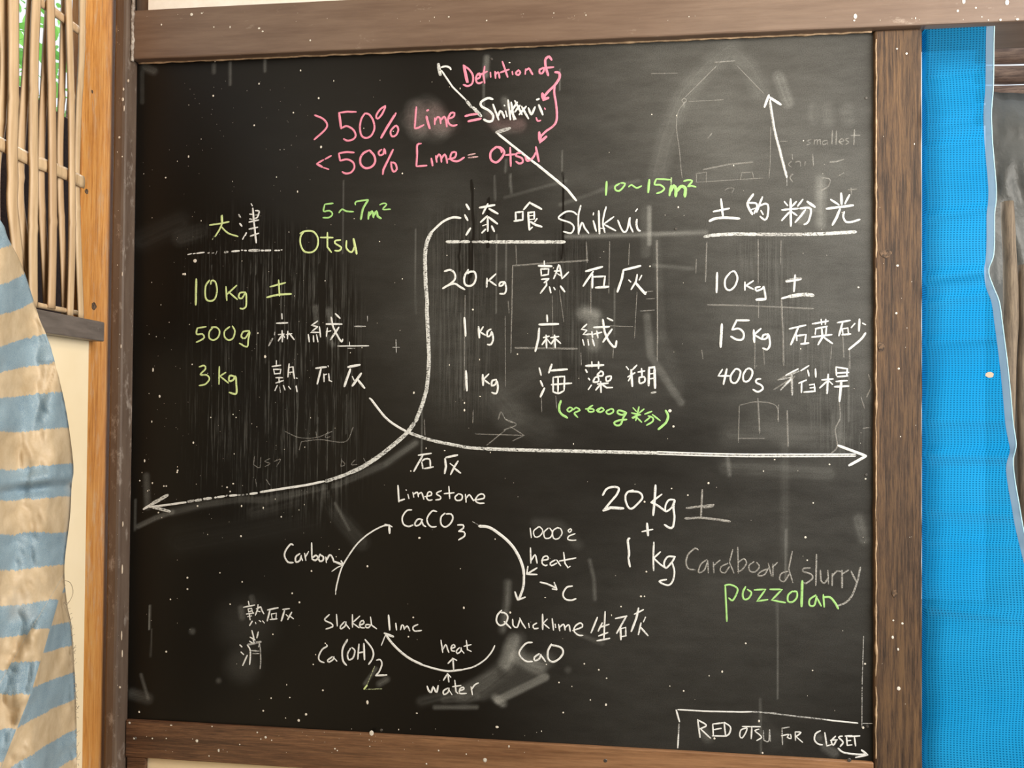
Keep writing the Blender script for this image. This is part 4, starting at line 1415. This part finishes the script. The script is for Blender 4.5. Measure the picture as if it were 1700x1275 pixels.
bm = bmesh.new(); pts = [(-.9085 + .003*mnoise.noise((z*40, 0, 0)), -.027 + .002*mnoise.noise((z*33, 4, 0)), z) for z in np.linspace(BT - .004, zt + .05, 50)]
tube(bm, pts, [.0035 + .0035*abs(mnoise.noise((p[2]*60, 1, 1))) for p in pts], 7)
under(tag(mesh_obj('caulk_bead', bm, M['pale_caulk'], smooth=True), 'lumpy pale sealant where post and beam meet'), trim)
stub = mesh_obj('wooden_post', cutbox(-.9085, at(255, 5, -.012).x, -.012, .06, zt - .001, 3.3, .003, 2, 10), M['trim_paint'])
tag(stub, 'short grey brown post standing on the beam at its left end', 'post')
stile = mesh_obj('wooden_post', cutbox(-.9085, at(240, 1270, -.006).x, -.006, .06, 0, rz - .0005, .003, 2, 16), M['mahogany'])
tag(stile, 'dark reddish post below the left end of the lower rail', 'post')
known = [(215,1200,2.2,1),(223,1226,2.6,1),(253,1226,1.6,1),(276,1226,1.4,1),(284,1204,2.6,.5),(327,1230,3,1),(363,1246,2,1.5),(347,1255,1.4,1),(427,1216,1.6,1),(441,1224,2.4,1),(433,1227,1.4,1),(398,1236,1.4,1),(451,1229,1.4,1),(556,1243,1.6,1),(560,1246,1.4,1),(614,1239,1.2,1),(728,1246,1.6,1),(774,1252,1.4,1),(708,1268,1.6,1),(805,1262,4,1),(845,1239,1.4,1.6),(352,1206,1.4,1),(617,1217,4,1.3)]
drops('paint_splatter', known, rail, -.0085, 36, (230, 1205, 900, 1250))
drops('paint_splatter', [(318,24,3,1),(335,22,2,.7),(430,47,2.6,.7),(436,52,2,.8),(515,67,1.8,1),(382,45,1.2,2),(355,45,1.4,1),(268,41,1.6,1.2),(745,28,1.6,.8),(808,34,1.4,1),(1418,34,2,.8),(1420,27,3,1.6),(1590,18,2,1.2),(1620,13,1.6,1),(1600,2,3,1.6),(1672,4,3.4,1.4),(1661,33,2,1),(1689,32,2.4,.8)], beam, -.0265, 30, (240, 20, 1690, 36))
drops('paint_splatter', [(213,134,2,1.6),(205,148,1.8,1.8),(204,165,2.4,1.6),(198,228,2.4,1),(203,260,1.6,1),(203,945,1.6,6),(202,1055,1.4,7),(203,1085,1.5,5),(199,1141,2,1.2),(204,870,1.4,4),(206,180,1.5,4),(201,575,1.4,3),(203,455,1.2,4)], trim, -.0475, 26, (194, 20, 199, 1240))
drops('paint_splatter', [(1498,1035,2,1),(1483,1030,1.6,1),(1482,1058,2,1.4),(1491,1078,1.8,1.4),(1492,1143,3,1.2),(1490,441,2.4,.8),(1488,520,2,1),(1492,612,1.8,1),(1489,81,1.6,1),(1505,89,2,1)], post, -.0105, 14, (1460, 60, 1526, 1260))
bm = bmesh.new()
for x, y in ((1005,1263),(805,1262),(224,1226),(1410,1262)):
    c = at(x, y, -.0085); bmesh.ops.create_cone(bm, cap_ends=True, segments=12, radius1=.0045, radius2=.0035, depth=.001, matrix=Matrix.Translation(c) @ Matrix.Rotation(math.pi/2, 4, 'X'))
under(mesh_obj('nail_head', bm, M['steel']), rail)
# ------------------------------------------------------------------ room
def struct(name, bm, m): o = mesh_obj(name, bm, m); o['kind'] = 'structure'; return o
bm = bmesh.new(); box(bm, at(255, 5, 0).x, 2.795, -.023, .06, zt - .003, 3.3); struct('wall_back_upper', bm, M['white_plaster'])
bm = bmesh.new(); box(bm, at(240, 1270, 0).x, at(1451, 600, -.008).x - .002, .006, .06, 0, rz + .002); struct('wall_back_lower', bm, M['cream_plaster'])
bm = bmesh.new(); box(bm, -3.2, 3.6, -3.6, 4.0, -.05, 0); struct('floor', bm, M['earth_floor'])
bm = bmesh.new(); box(bm, -1.5, 2.86, -3.4, .12, 3.3, 3.35); struct('ceiling', bm, M['brown_log'])
bm = bmesh.new(); box(bm, -1.5, 2.85, -3.46, -3.4, 0, 3.3); struct('wall_front', bm, M['brown_log'])
bm = bmesh.new(); box(bm, 2.80, 2.86, -3.4, -2.35, 0, 3.3); struct('wall_right', bm, M['brown_log'])
bm = bmesh.new(); box(bm, 2.80, 2.86, -2.34, .12, 3.0, 3.3); struct('wall_right_upper', bm, M['white_plaster'])
# ------------------------------------------------------------------ side wall at the left
def lprism(name, pxs, off, depth, mat, bev=.002, parent=None):
    bm = bmesh.new(); prism(bm, [atl(x, y, off) for x, y in pxs], -LN * depth, bev); return mesh_obj(name, bm, mat, parent)
def lbox(u0, u1, z0, z1, off, depth, bev=.002):   # u: metres along the wall from the corner towards the room
    bm = bmesh.new(); a = P0 + LN * off
    prism(bm, [Vector((*(a + LD*u).xy, z)) for u, z in ((u0, z0), (u1, z0), (u1, z1), (u0, z1))], -LN * depth, bev); return bm
def lu(px, py, off=0): return (atl(px, py, off) - P0).dot(LD)
up = lu(136, 300)
o = mesh_obj('wooden_post', lbox(-.02, up, 0, 3.3, 0, .03, .003), M['orange_pine'])
tag(o, 'orange brown varnished pine post beside the bamboo lattice', 'post')
bm = bmesh.new()
for x, y, r in ((144,318,.008),(156,508,.012),(153,152,.005)):
    c = atl(x, y, .0006); vs = [bm.verts.new(c + LD*(math.cos(a)*r*random.uniform(.8,1.2)) + Vector((0,0,math.sin(a)*r*.8*random.uniform(.8,1.2)))) for a in np.linspace(0, 6.283, 12, endpoint=False)]
    bm.faces.new(vs)
bmesh.ops.recalc_face_normals(bm, faces=bm.faces); under(mesh_obj('wood_knot', bm, kn.m), o)
zs_top = atl(175, 535, .034).z; zs_bot = atl(172, 567, .034).z
o = mesh_obj('window_ledge', lbox(lu(174, 545, .034), 1.04, zs_bot, zs_top, .034, .029, .003), M['sill_paint'])
tag(o, 'grey brown timber ledge below the bamboo lattice', 'ledge')
ucream = lu(147, 620, .004)
struct('wall_left_lower', lbox(ucream, 3.44, 0, zs_bot + .006, .004, .05, .001), M['cream_plaster'])
struct('wall_left_upper', lbox(up, 3.44, 2.45, 3.3, 0, .06, .001), M['white_plaster'])
struct('wall_left_front', lbox(1.05, 3.44, zs_bot + .008, 2.448, .004, .05, .001), M['cream_plaster'])
# bamboo lattice: split laths woven round two rails
lat = empty('bamboo_lattice', atl(70, 525, 0)); tag(lat, 'woven lattice of split bamboo laths filling the opening in the side wall', 'lattice')
def lath(pxs, w, off, name='bamboo_lath', bow=.0025):
    q = [atl(x, y, off) for x, y in pxs]; q = [Vector(c) for c in catmull([tuple(p) for p in q], .012)]
    q = [p for p in q if p.z > zs_top + .002]
    bm = bmesh.new(); R = []; n = len(q); ph = random.random()*50; node = random.random()*.2
    wm = w * .00158
    for i, p in enumerate(q):
        t = (q[min(i+1, n-1)] - q[max(i-1, 0)]).normalized(); s = t.cross(LN).normalized(); ww = wm * (1 + .10*mnoise.noise((i*.05, ph, 0)))
        kn_ = math.exp(-(((i*.012 + node) % .27 - .13)/.006)**2) * .0016
        ring = []
        for k in range(5): a = (k/4 - .5); ring.append(bm.verts.new(p + s*ww*a + LN*(bow*(1 - 4*a*a) + kn_)))
        for k in range(4, -1, -1): a = (k/4 - .5); ring.append(bm.verts.new(p + s*ww*a*.96 + LN*(bow*(1 - 4*a*a) - .0045)))
        R.append(ring)
    for a, b in zip(R, R[1:]):
        for k in range(10): bm.faces.new((a[k], a[(k+1) % 10], b[(k+1) % 10], b[k]))
    bm.faces.new(R[0]); bm.faces.new(R[-1][::-1]); bmesh.ops.recalc_face_normals(bm, faces=bm.faces)
    o = mesh_obj(name, bm, M['bamboo'], smooth=True); under(o, lat); return o
for pxs, w in (([(25,-30),(24,0),(24,150),(22,240),(23,300),(22,340),(30,420),(34,520)], 20), ([(64,-30),(62,0),(58,100),(57,240),(58,300),(56,400),(57,525)], 18),
               ([(84,-30),(85,0),(87,130),(88,200),(89,300),(89,400),(86,527)], 17), ([(113,-30),(115,0),(118,100),(120,180),(121,300),(121,400),(117,528)], 15), ([(-14,-30),(-12,200),(-16,500)], 20)):
    lath([(x, y + (14 if y > 495 else 0)) for x, y in pxs], w, .0205)
for pxs, w in (([(4,-30),(3,0),(9,100),(4,200),(-6,300),(-4,500)], 16), ([(58,-30),(54,0),(45,130),(38,220),(34,320),(40,380),(46,430),(63,525)], 16), ([(88,-30),(84,0),(76,130),(71,220),(70,320),(75,420),(82,527)], 15),
               ([(112,-30),(109,0),(104,150),(101,240),(102,330),(106,420),(110,528)], 14), ([(139,-30),(138,0),(137,90),(132,180),(129,270),(129,330),(131,400),(136,523)], 14), ([(17,-30),(14,50),(12,100),(2,220),(-20,300)], 13)):
    lath([(x, y + (14 if y > 495 else 0)) for x, y in pxs], w, .004)
lath([(-40,221),(0,238),(50,264),(100,284),(140,303)], 17, .0115, 'bamboo_rail', .002)
lath([(40,-18),(62,-1),(100,26),(131,50)], 13, .0115, 'bamboo_rail', .002)
bm = bmesh.new(); tube(bm, [atl(x, y, .0122) for x, y in ((20,497),(60,506),(95,513),(126,519))], .006, 10); under(mesh_obj('bamboo_rail', bm, M['bamboo'], smooth=True), lat)
# behind the lattice: a dark boarded screen, and greenery above it
zd = atl(40, 148, -.22).z
o = mesh_obj('board_screen', lbox(-.35, 1.5, 0, zd, -.22, .03), M['old_board']); tag(o, 'dark wooden boarding seen between the bamboo laths', 'boarding')
m = NT('leaf_green'); n1 = m.noise(3, 3); m.color(m.ramp(n1, [(.35, (.10, .34, .06)), (.65, (.32, .62, .20))]), .5)
tr = m.n('ShaderNodeBsdfTranslucent'); tr.inputs[0].default_value = (.35, .75, .15, 1); ms = m.n('ShaderNodeMixShader'); ms.inputs[0].default_value = .45
m.l(m.b.outputs[0], ms.inputs[1]); m.l(tr.outputs[0], ms.inputs[2]); m.l(ms.outputs[0], m.out.inputs[0]); M['leaf'] = m.m
bc = atl(70, 60, -1.3); sh = empty('leafy_bush', (bc.x, bc.y, 0)); tag(sh, 'sunlit green bush outside, glimpsed above the dark boarding', 'bush')
bm = bmesh.new()
for k in range(950):
    c = bc + Vector((random.gauss(0, .55), random.gauss(0, .40), random.gauss(.1, .45))); s = random.uniform(.03, .07)
    r = Matrix.Rotation(random.random()*6.28, 3, Vector((random.gauss(0,1), random.gauss(0,1), random.gauss(0,1))).normalized())
    vs = [bm.verts.new(c + r @ Vector(p) * s) for p in ((-1,0,0),(-.4,.42,.06),(.3,.36,.08),(1,0,-.1),(.3,-.36,.08),(-.4,-.42,.06))]; bm.faces.new(vs)
under(mesh_obj('leaf_cluster', bm, M['leaf']), sh)
bm = bmesh.new()
for k in range(9):
    a = k*.7; tube(bm, [(bc.x, bc.y, 0), (bc.x + .12*math.cos(a), bc.y + .12*math.sin(a), 1.2), (bc.x + .5*math.cos(a), bc.y + .4*math.sin(a), bc.z + .3)], [.02, .014, .005], 6)
under(mesh_obj('stem', bm, M['brown_log']), sh)
# ------------------------------------------------------------------ striped sheet hanging at the far left
m = NT('striped_sheet')
fa = m.rampv(m.attr('fold_a'), -.4, .4); tw = m.noise(1500, 1, .5, (1, 1, .35)); fb = m.rampv(m.attr('fold_b'), -.4, .4); jag = m.math('MULTIPLY', m.math('SUBTRACT', m.noise(260, 2, .5, (1, 1, .2)), .5), .09)
def lerp(f, x, y): return m.math('ADD', m.math('MULTIPLY', m.math('SUBTRACT', 1.0, f), x), m.math('MULTIPLY', f, y))
v = m.math('ADD', lerp(fb, lerp(fa, m.attr('band'), m.attr('band_b')), m.attr('band_c')), jag); fr = m.math('FRACT', v)
n1 = m.noise(16, 6, .7); n2 = m.noise(700, 2, .6, (1, 1, 1)); n3 = m.noise(5, 4)
isb = m.math('MULTIPLY', m.rampv(fr, .0, .012), m.rampv(fr, .49, .502, 1, 0))
beige = m.ramp(n1, [(.3, (.43, .32, .19)), (.65, (.59, .47, .315))]); blue = m.ramp(n1, [(.3, (.125, .21, .285)), (.65, (.215, .315, .39))])
col = m.mix(isb, beige, m.mix(m.rampv(n2, .42, .58, 0, .6), blue, (.36, .44, .47)))
col = m.mix(m.rampv(n3, .62, .74, 0, .35), col, (.50, .47, .41)); m.color(col, .5, .4); m.bump(n2, .12, .0008); M['striped'] = m.m
edge = [(-60,300),(0,366),(12,395),(35,440),(62,520),(82,570),(100,640),(112,700),(121,775),(118,805),(115,860),(106,940),(110,1000),(118,1040),(122,1100),(125,1160),(128,1290),(128,1420)]
ec = catmull(edge, 9); ey = [p[1] for p in ec]; ex = [p[0] for p in ec]
NU, NV = 80, 240; bm = bmesh.new(); lay = bm.verts.layers.float.new('band'); LA = [bm.verts.layers.float.new(k) for k in ('fold_a', 'fold_b', 'band_b', 'band_c')]; G = []
for j in range(NV + 1):
    y = 300 + 1090*j/NV; xe = float(np.interp(y, ey, ex)); row = []
    for i in range(NU + 1):
        u = i/NU; x = -230 + (xe + 230)*u
        off = .075 + .016*math.sin(x*.055 + y*.004) + .010*mnoise.noise((x*.012, y*.006, 3)) + .006*mnoise.noise((x*.04, y*.022, 8)) - .05*max(0, u - .8)*(1 if y > 600 else .5) + .011*(abs(mnoise.noise((x*.03 + y*.012, y*.011 - x*.01, 5))) + .6*abs(mnoise.noise((x*.05 - y*.02, y*.03 + x*.02, 2))))
        off += .010*math.exp(-((y - 795 + .12*(x - 60))/12)**2) - .012*math.exp(-((y - 812 + .1*(x - 60))/9)**2)
        ga = x - (81 - (y - 995)*.585); gb = x - float(np.interp(y, (960, 995, 1155, 1217, 1263, 1400), (112, 97, 49, 24, 5, -50)))   # two diagonal folds low down
        k0 = max(0, min(1, (y - 950)/30)); off += k0*(.010/(1 + math.exp(-max(-60, min(60, ga/2.5)))) - .014/(1 + math.exp(-max(-60, min(60, gb/2.5)))) + .010*math.exp(-(gb/7)**2))
        p = atl(x, y, off); v = bm.verts.new(p)
        sl = float(np.interp(y, (400, 520, 620, 680, 950, 1100), (.46, .42, .18, .06, .06, .14)))
        yy = y + sl*(x - 31) + 5*mnoise.noise((x*.02, y*.012, 1)) + 1.6*mnoise.noise((x*.11, y*.05, 4))
        b = float(np.interp(yy, (225, 341, 457, 567, 657, 775, 885, 1003, 1110, 1225, 1340, 1455), range(-2, 10)))
        lo = y > 940
        v[lay] = b; v[LA[0]] = max(-40, min(40, ga)) if lo else -40; v[LA[1]] = max(-40, min(40, gb)) if lo else -40
        wb = 2*mnoise.noise((x*.05, y*.03, 6)); v[LA[2]] = float(np.interp(y + wb, (940, 995, 1044, 1098, 1153, 1209, 1265, 1320, 1430), (-.5, 0, .5, 1, 1.5, 2, 2.5, 3, 4)))
        yc = y + wb + max(.2, .31 + (y - 1084)/153*.28)*(x - 75); v[LA[3]] = float(np.interp(yc, (900, 1040, 1084, 1132, 1183, 1237, 1290, 1450), (-1.4, 0, .5, 1, 1.5, 2, 2.5, 4)))
        row.append(v)
    G.append(row)
for a, b in zip(G, G[1:]):
    for k in range(NU): bm.faces.new((a[k], a[k+1], b[k+1], b[k]))
sheet = mesh_obj('striped_sheet', bm, M['striped'], smooth=True)
md = sheet.modifiers.new('thickness', 'SOLIDIFY'); md.thickness = .0012
tag(sheet, 'faded blue and beige striped woven sheet hanging at the left edge', 'sheet')
m = NT('thread'); m.color((.36, .29, .20), .8); M['thread'] = m.m
bm = bmesh.new()
for k in range(55):
    y = random.uniform(960, 1275); x = float(np.interp(y, ey, ex)); p = atl(x - 1, y, .07)
    tube(bm, [p, p + LD*random.uniform(-.01, .002) - LN*0 + Vector((0, 0, -.003)), p + LD*random.uniform(-.018, -.002) + Vector((0, 0, random.uniform(-.014, .006)))], .0004, 4)
p = [atl(x, y, .078) for x, y in ((106,963),(117,968),(121,985),(112,1003),(105,1000),(115,1030),(120,1060),(119,1100))]
tube(bm, [Vector(c) for c in catmull([tuple(q) for q in p], .006)], .0007, 5)
under(tag(mesh_obj('frayed_fringe', bm, M['thread']), 'loose frayed threads on the torn edge'), sheet)
# ------------------------------------------------------------------ blue mesh sheet at the right, with its clear hem
def sheet_mat(name, c1, c2, trans, clear, hole):
    m = NT(name); n1 = m.noise(3, 3, .5)
    wx = m.n('ShaderNodeTexWave', wave_type='BANDS', bands_direction='X'); wz = m.n('ShaderNodeTexWave', wave_type='BANDS', bands_direction='Z')
    for w, s in ((wx, 46), (wz, 60)):
        w.inputs['Scale'].default_value = s; w.inputs['Distortion'].default_value = .6; w.inputs['Detail'].default_value = 1; m.l(m.coords((1, 1, 1)), w.inputs['Vector'])
    dots = m.math('MULTIPLY', m.rampv(wx.outputs['Fac'], .35, .7), m.rampv(wz.outputs['Fac'], .35, .7))
    col = m.ramp(n1, [(.3, c1), (.7, c2)]); col = m.mix(m.math('MULTIPLY', dots, hole), col, tuple(.35*x for x in c1))
    m.color(col, .5, .12); tl = m.n('ShaderNodeBsdfTranslucent'); m.l(col, tl.inputs[0]); tp = m.n('ShaderNodeBsdfTransparent'); tp.inputs[0].default_value = (*[min(1, x*1.1) for x in c2], 1)
    a = m.n('ShaderNodeMixShader'); a.inputs[0].default_value = trans; m.l(m.b.outputs[0], a.inputs[1]); m.l(tl.outputs[0], a.inputs[2])
    b = m.n('ShaderNodeMixShader'); b.inputs[0].default_value = clear; m.l(a.outputs[0], b.inputs[1]); m.l(tp.outputs[0], b.inputs[2]); m.l(b.outputs[0], m.out.inputs[0])
    M[name] = m.m
sheet_mat('blue_mesh', (.006, .29, .64), (.022, .36, .72), .78, .13, .9)
sheet_mat('clear_hem', (.22, .36, .52), (.30, .45, .62), .4, .45, 0)
sheet_mat('hem_edge', (.62, .82, .88), (.70, .90, .95), .5, .1, 0)
hem = [(1652,44),(1651,80),(1650,150),(1647,190),(1648,230),(1651,270),(1655,318),(1654,345),(1652,360),(1651,425),(1642,453),(1650,480),(1660,505),(1665,540),(1669,570),(1674,610),(1679,660),(1683,705),(1688,742),(1683,766),(1686,800),(1693,840),(1700,880),(1712,930),(1730,1010),(1750,1150),(1765,1400)]
hc = catmull(hem, 6); hy = [p[1] for p in hc]; hx = [p[0] for p in hc]
def hw(y): return 14 - 6*math.exp(-((y - 455)/18)**2) - 5*math.exp(-((y - 758)/16)**2)
def soff(x, y):
    f = -.013 + .005*mnoise.noise((x*.008, y*.012, 5)) + .004*math.sin((y + .12*x)*.045)
    for yy, am, wd_, sl in ((125,.004,5,-.10),(205,.004,6,-.16),(240,.004,6,-.14),(355,.006,7,-.12),(458,.011,10,-.10),(497,.005,6,-.15),(567,.005,8,-.04),(700,.004,7,.05),(757,.011,11,.04),(850,.004,9,.1),(900,.004,9,.1),(1015,.006,8,.15)):
        f += 1.1*am*math.exp(-((y - yy - sl*(x - 1590))/wd_)**2)
    e = max(0, min(1, (x - 1529.5)/9)); return f*e*e*(3 - 2*e) + .012*(1 - e*e*(3 - 2*e))
def grid_sheet(name, xl, xr, y0, y1, nu, nvv, mat, extra=0.0):
    bm = bmesh.new(); G = []
    for j in range(nvv + 1):
        y = y0 + (y1 - y0)*j/nvv; a, b = xl(y), xr(y)
        G.append([bm.verts.new(at(X, y - .05*(X - 1531)*(1 - j/nvv), soff(X, y) + extra)) for X in (a + (b - a)*i/nu for i in range(nu + 1))])
    for a, b in zip(G, G[1:]):
        for k in range(nu): bm.faces.new((a[k], a[k+1], b[k+1], b[k]))
    return mesh_obj(name, bm, mat, smooth=True)
HX = lambda y: float(np.interp(y, hy, hx))
blue = empty('blue_sheet', at(1590, 640, .03)); tag(blue, 'bright blue mesh sheet with a clear hem hanging right of the weathered post', 'sheet')
under(grid_sheet('mesh_panel', lambda y: 1530.5, lambda y: HX(y) - hw(y), 49, 1400, 26, 220, M['blue_mesh']), blue)
under(tag(grid_sheet('hem_strip', lambda y: HX(y) - hw(y) - .3, lambda y: HX(y) - 1.6, 49, 1400, 3, 220, M['clear_hem'], -.0008), 'clear plastic hem'), blue)
bm = bmesh.new(); tube(bm, [at(HX(y) - 1, y - 6*(1400 - y)/1351, soff(HX(y), y) - .001) for y in np.linspace(49, 1400, 230)], .0011, 6); under(tag(mesh_obj('edge_cord', bm, M['hem_edge'], smooth=True), 'pale shiny edge'), blue)
bm = bmesh.new(); c = at(1643, 622, soff(1643, 622) - .0014); vs = [bm.verts.new((c.x + math.cos(a)*.0095*random.uniform(.8,1.2), c.y, c.z + math.sin(a)*.006*random.uniform(.8,1.2))) for a in np.linspace(0, 6.283, 14, endpoint=False)]; bm.faces.new(vs[::-1])
mm = NT('rust_spot'); mm.color((.45, .33, .24), .7); under(tag(mesh_obj('stain_spot', bm, mm.m), 'small tan stain'), blue)
# ------------------------------------------------------------------ outside, behind the blue sheet
o = mesh_obj('lintel_timber', cutbox(.95, 2.795, .125, .145, at(1600, 79, .125).z, at(1600, 30, .125).z + .1, .004, 0, 10), M['beam_paint'])
tag(o, 'brown timber lintel behind the top of the blue sheet', 'lintel')
YO = .75
for k, (y, r) in enumerate(((93, .0262), (125, .0285), (157, .0268), (192, .032))):
    a = at(1625, y, YO); b = at(2250, y - 6, YO); bm = bmesh.new(); n = 24
    pts = [a.lerp(b, i/n) + Vector((0, .006*mnoise.noise((i*.3, k, 0)), .004*mnoise.noise((i*.2, k, 5)))) for i in range(n + 1)]
    tube(bm, pts, [r*(1 + .05*mnoise.noise((i*.4, k*3, 1))) for i in range(n + 1)], 16)
    o = mesh_obj('timber_log', bm, M['brown_log'], smooth=True)
    tag(o, ['uppermost brown log stacked outside under the beam', 'second brown log from the top outside beyond the blue sheet', 'third brown log lying just above the grey plastic cover', 'lowest brown log partly hidden behind the grey plastic cover'][k], 'log', 'logs stacked outside')
m = NT('grey_plastic'); n1 = m.noise(7, 5, .6); n2 = m.noise(30, 5, .6)
m.color(m.ramp(n1, [(.3, (.10, .105, .10)), (.7, (.20, .20, .185))]), .35); tl = m.n('ShaderNodeBsdfTranslucent'); tl.inputs[0].default_value = (.16, .155, .14, 1); ms = m.n('ShaderNodeMixShader'); ms.inputs[0].default_value = .35
m.l(m.b.outputs[0], ms.inputs[1]); m.l(tl.outputs[0], ms.inputs[2]); m.l(ms.outputs[0], m.out.inputs[0]); m.bump(n2, .4, .01); M['grey_plastic'] = m.m
bm = bmesh.new(); G = []
for j in range(90):
    y = 150 + 1300*(j/89); row = []
    for i in range(70):
        x = 1636 + 520*i/69; d = .62 + .035*mnoise.noise((x*.018, y*.006, 4)) + .02*mnoise.noise((x*.05, y*.02, 9)) + (.07*(1 - j/5)**2 if j < 5 else 0)
        row.append(bm.verts.new(at(x, y + 4*mnoise.noise((x*.03, 0, 2)) + 6*math.sin((x - 1640)*.03), d)))
    G.append(row)
for a, b in zip(G, G[1:]):
    for k in range(69): bm.faces.new((a[k], a[k+1], b[k+1], b[k]))
o = mesh_obj('plastic_cover', bm, M['grey_plastic'], smooth=True); o.modifiers.new('thickness', 'SOLIDIFY').thickness = .001
tag(o, 'crumpled grey plastic cover draped over timber outside', 'cover')
for k, (pts, r) in enumerate((([(1672,335),(1678,500),(1672,640),(1668,900),(1664,1300)], .020), ([(1699,440),(1700,560),(1697,640),(1702,900),(1708,1300)], .016))):
    q = [at(x, y, .50) for x, y in pts]; c = [Vector(v) for v in catmull([tuple(v) for v in q], .04)]; c.append(Vector((c[-1].x, .5, .0)))
    bm = bmesh.new(); tube(bm, c, [r*(.82 + .25*min(1, i/12) + .06*mnoise.noise((i*.4, k, 0))) for i in range(len(c))], 12)
    o = mesh_obj('wooden_stake', bm, M['grey_log'], smooth=True); tag(o, ['pale grey tan stake standing against the blue sheet edge outside', 'darker stake beside the pale one at the right border'][k], 'stake', 'stakes outside')
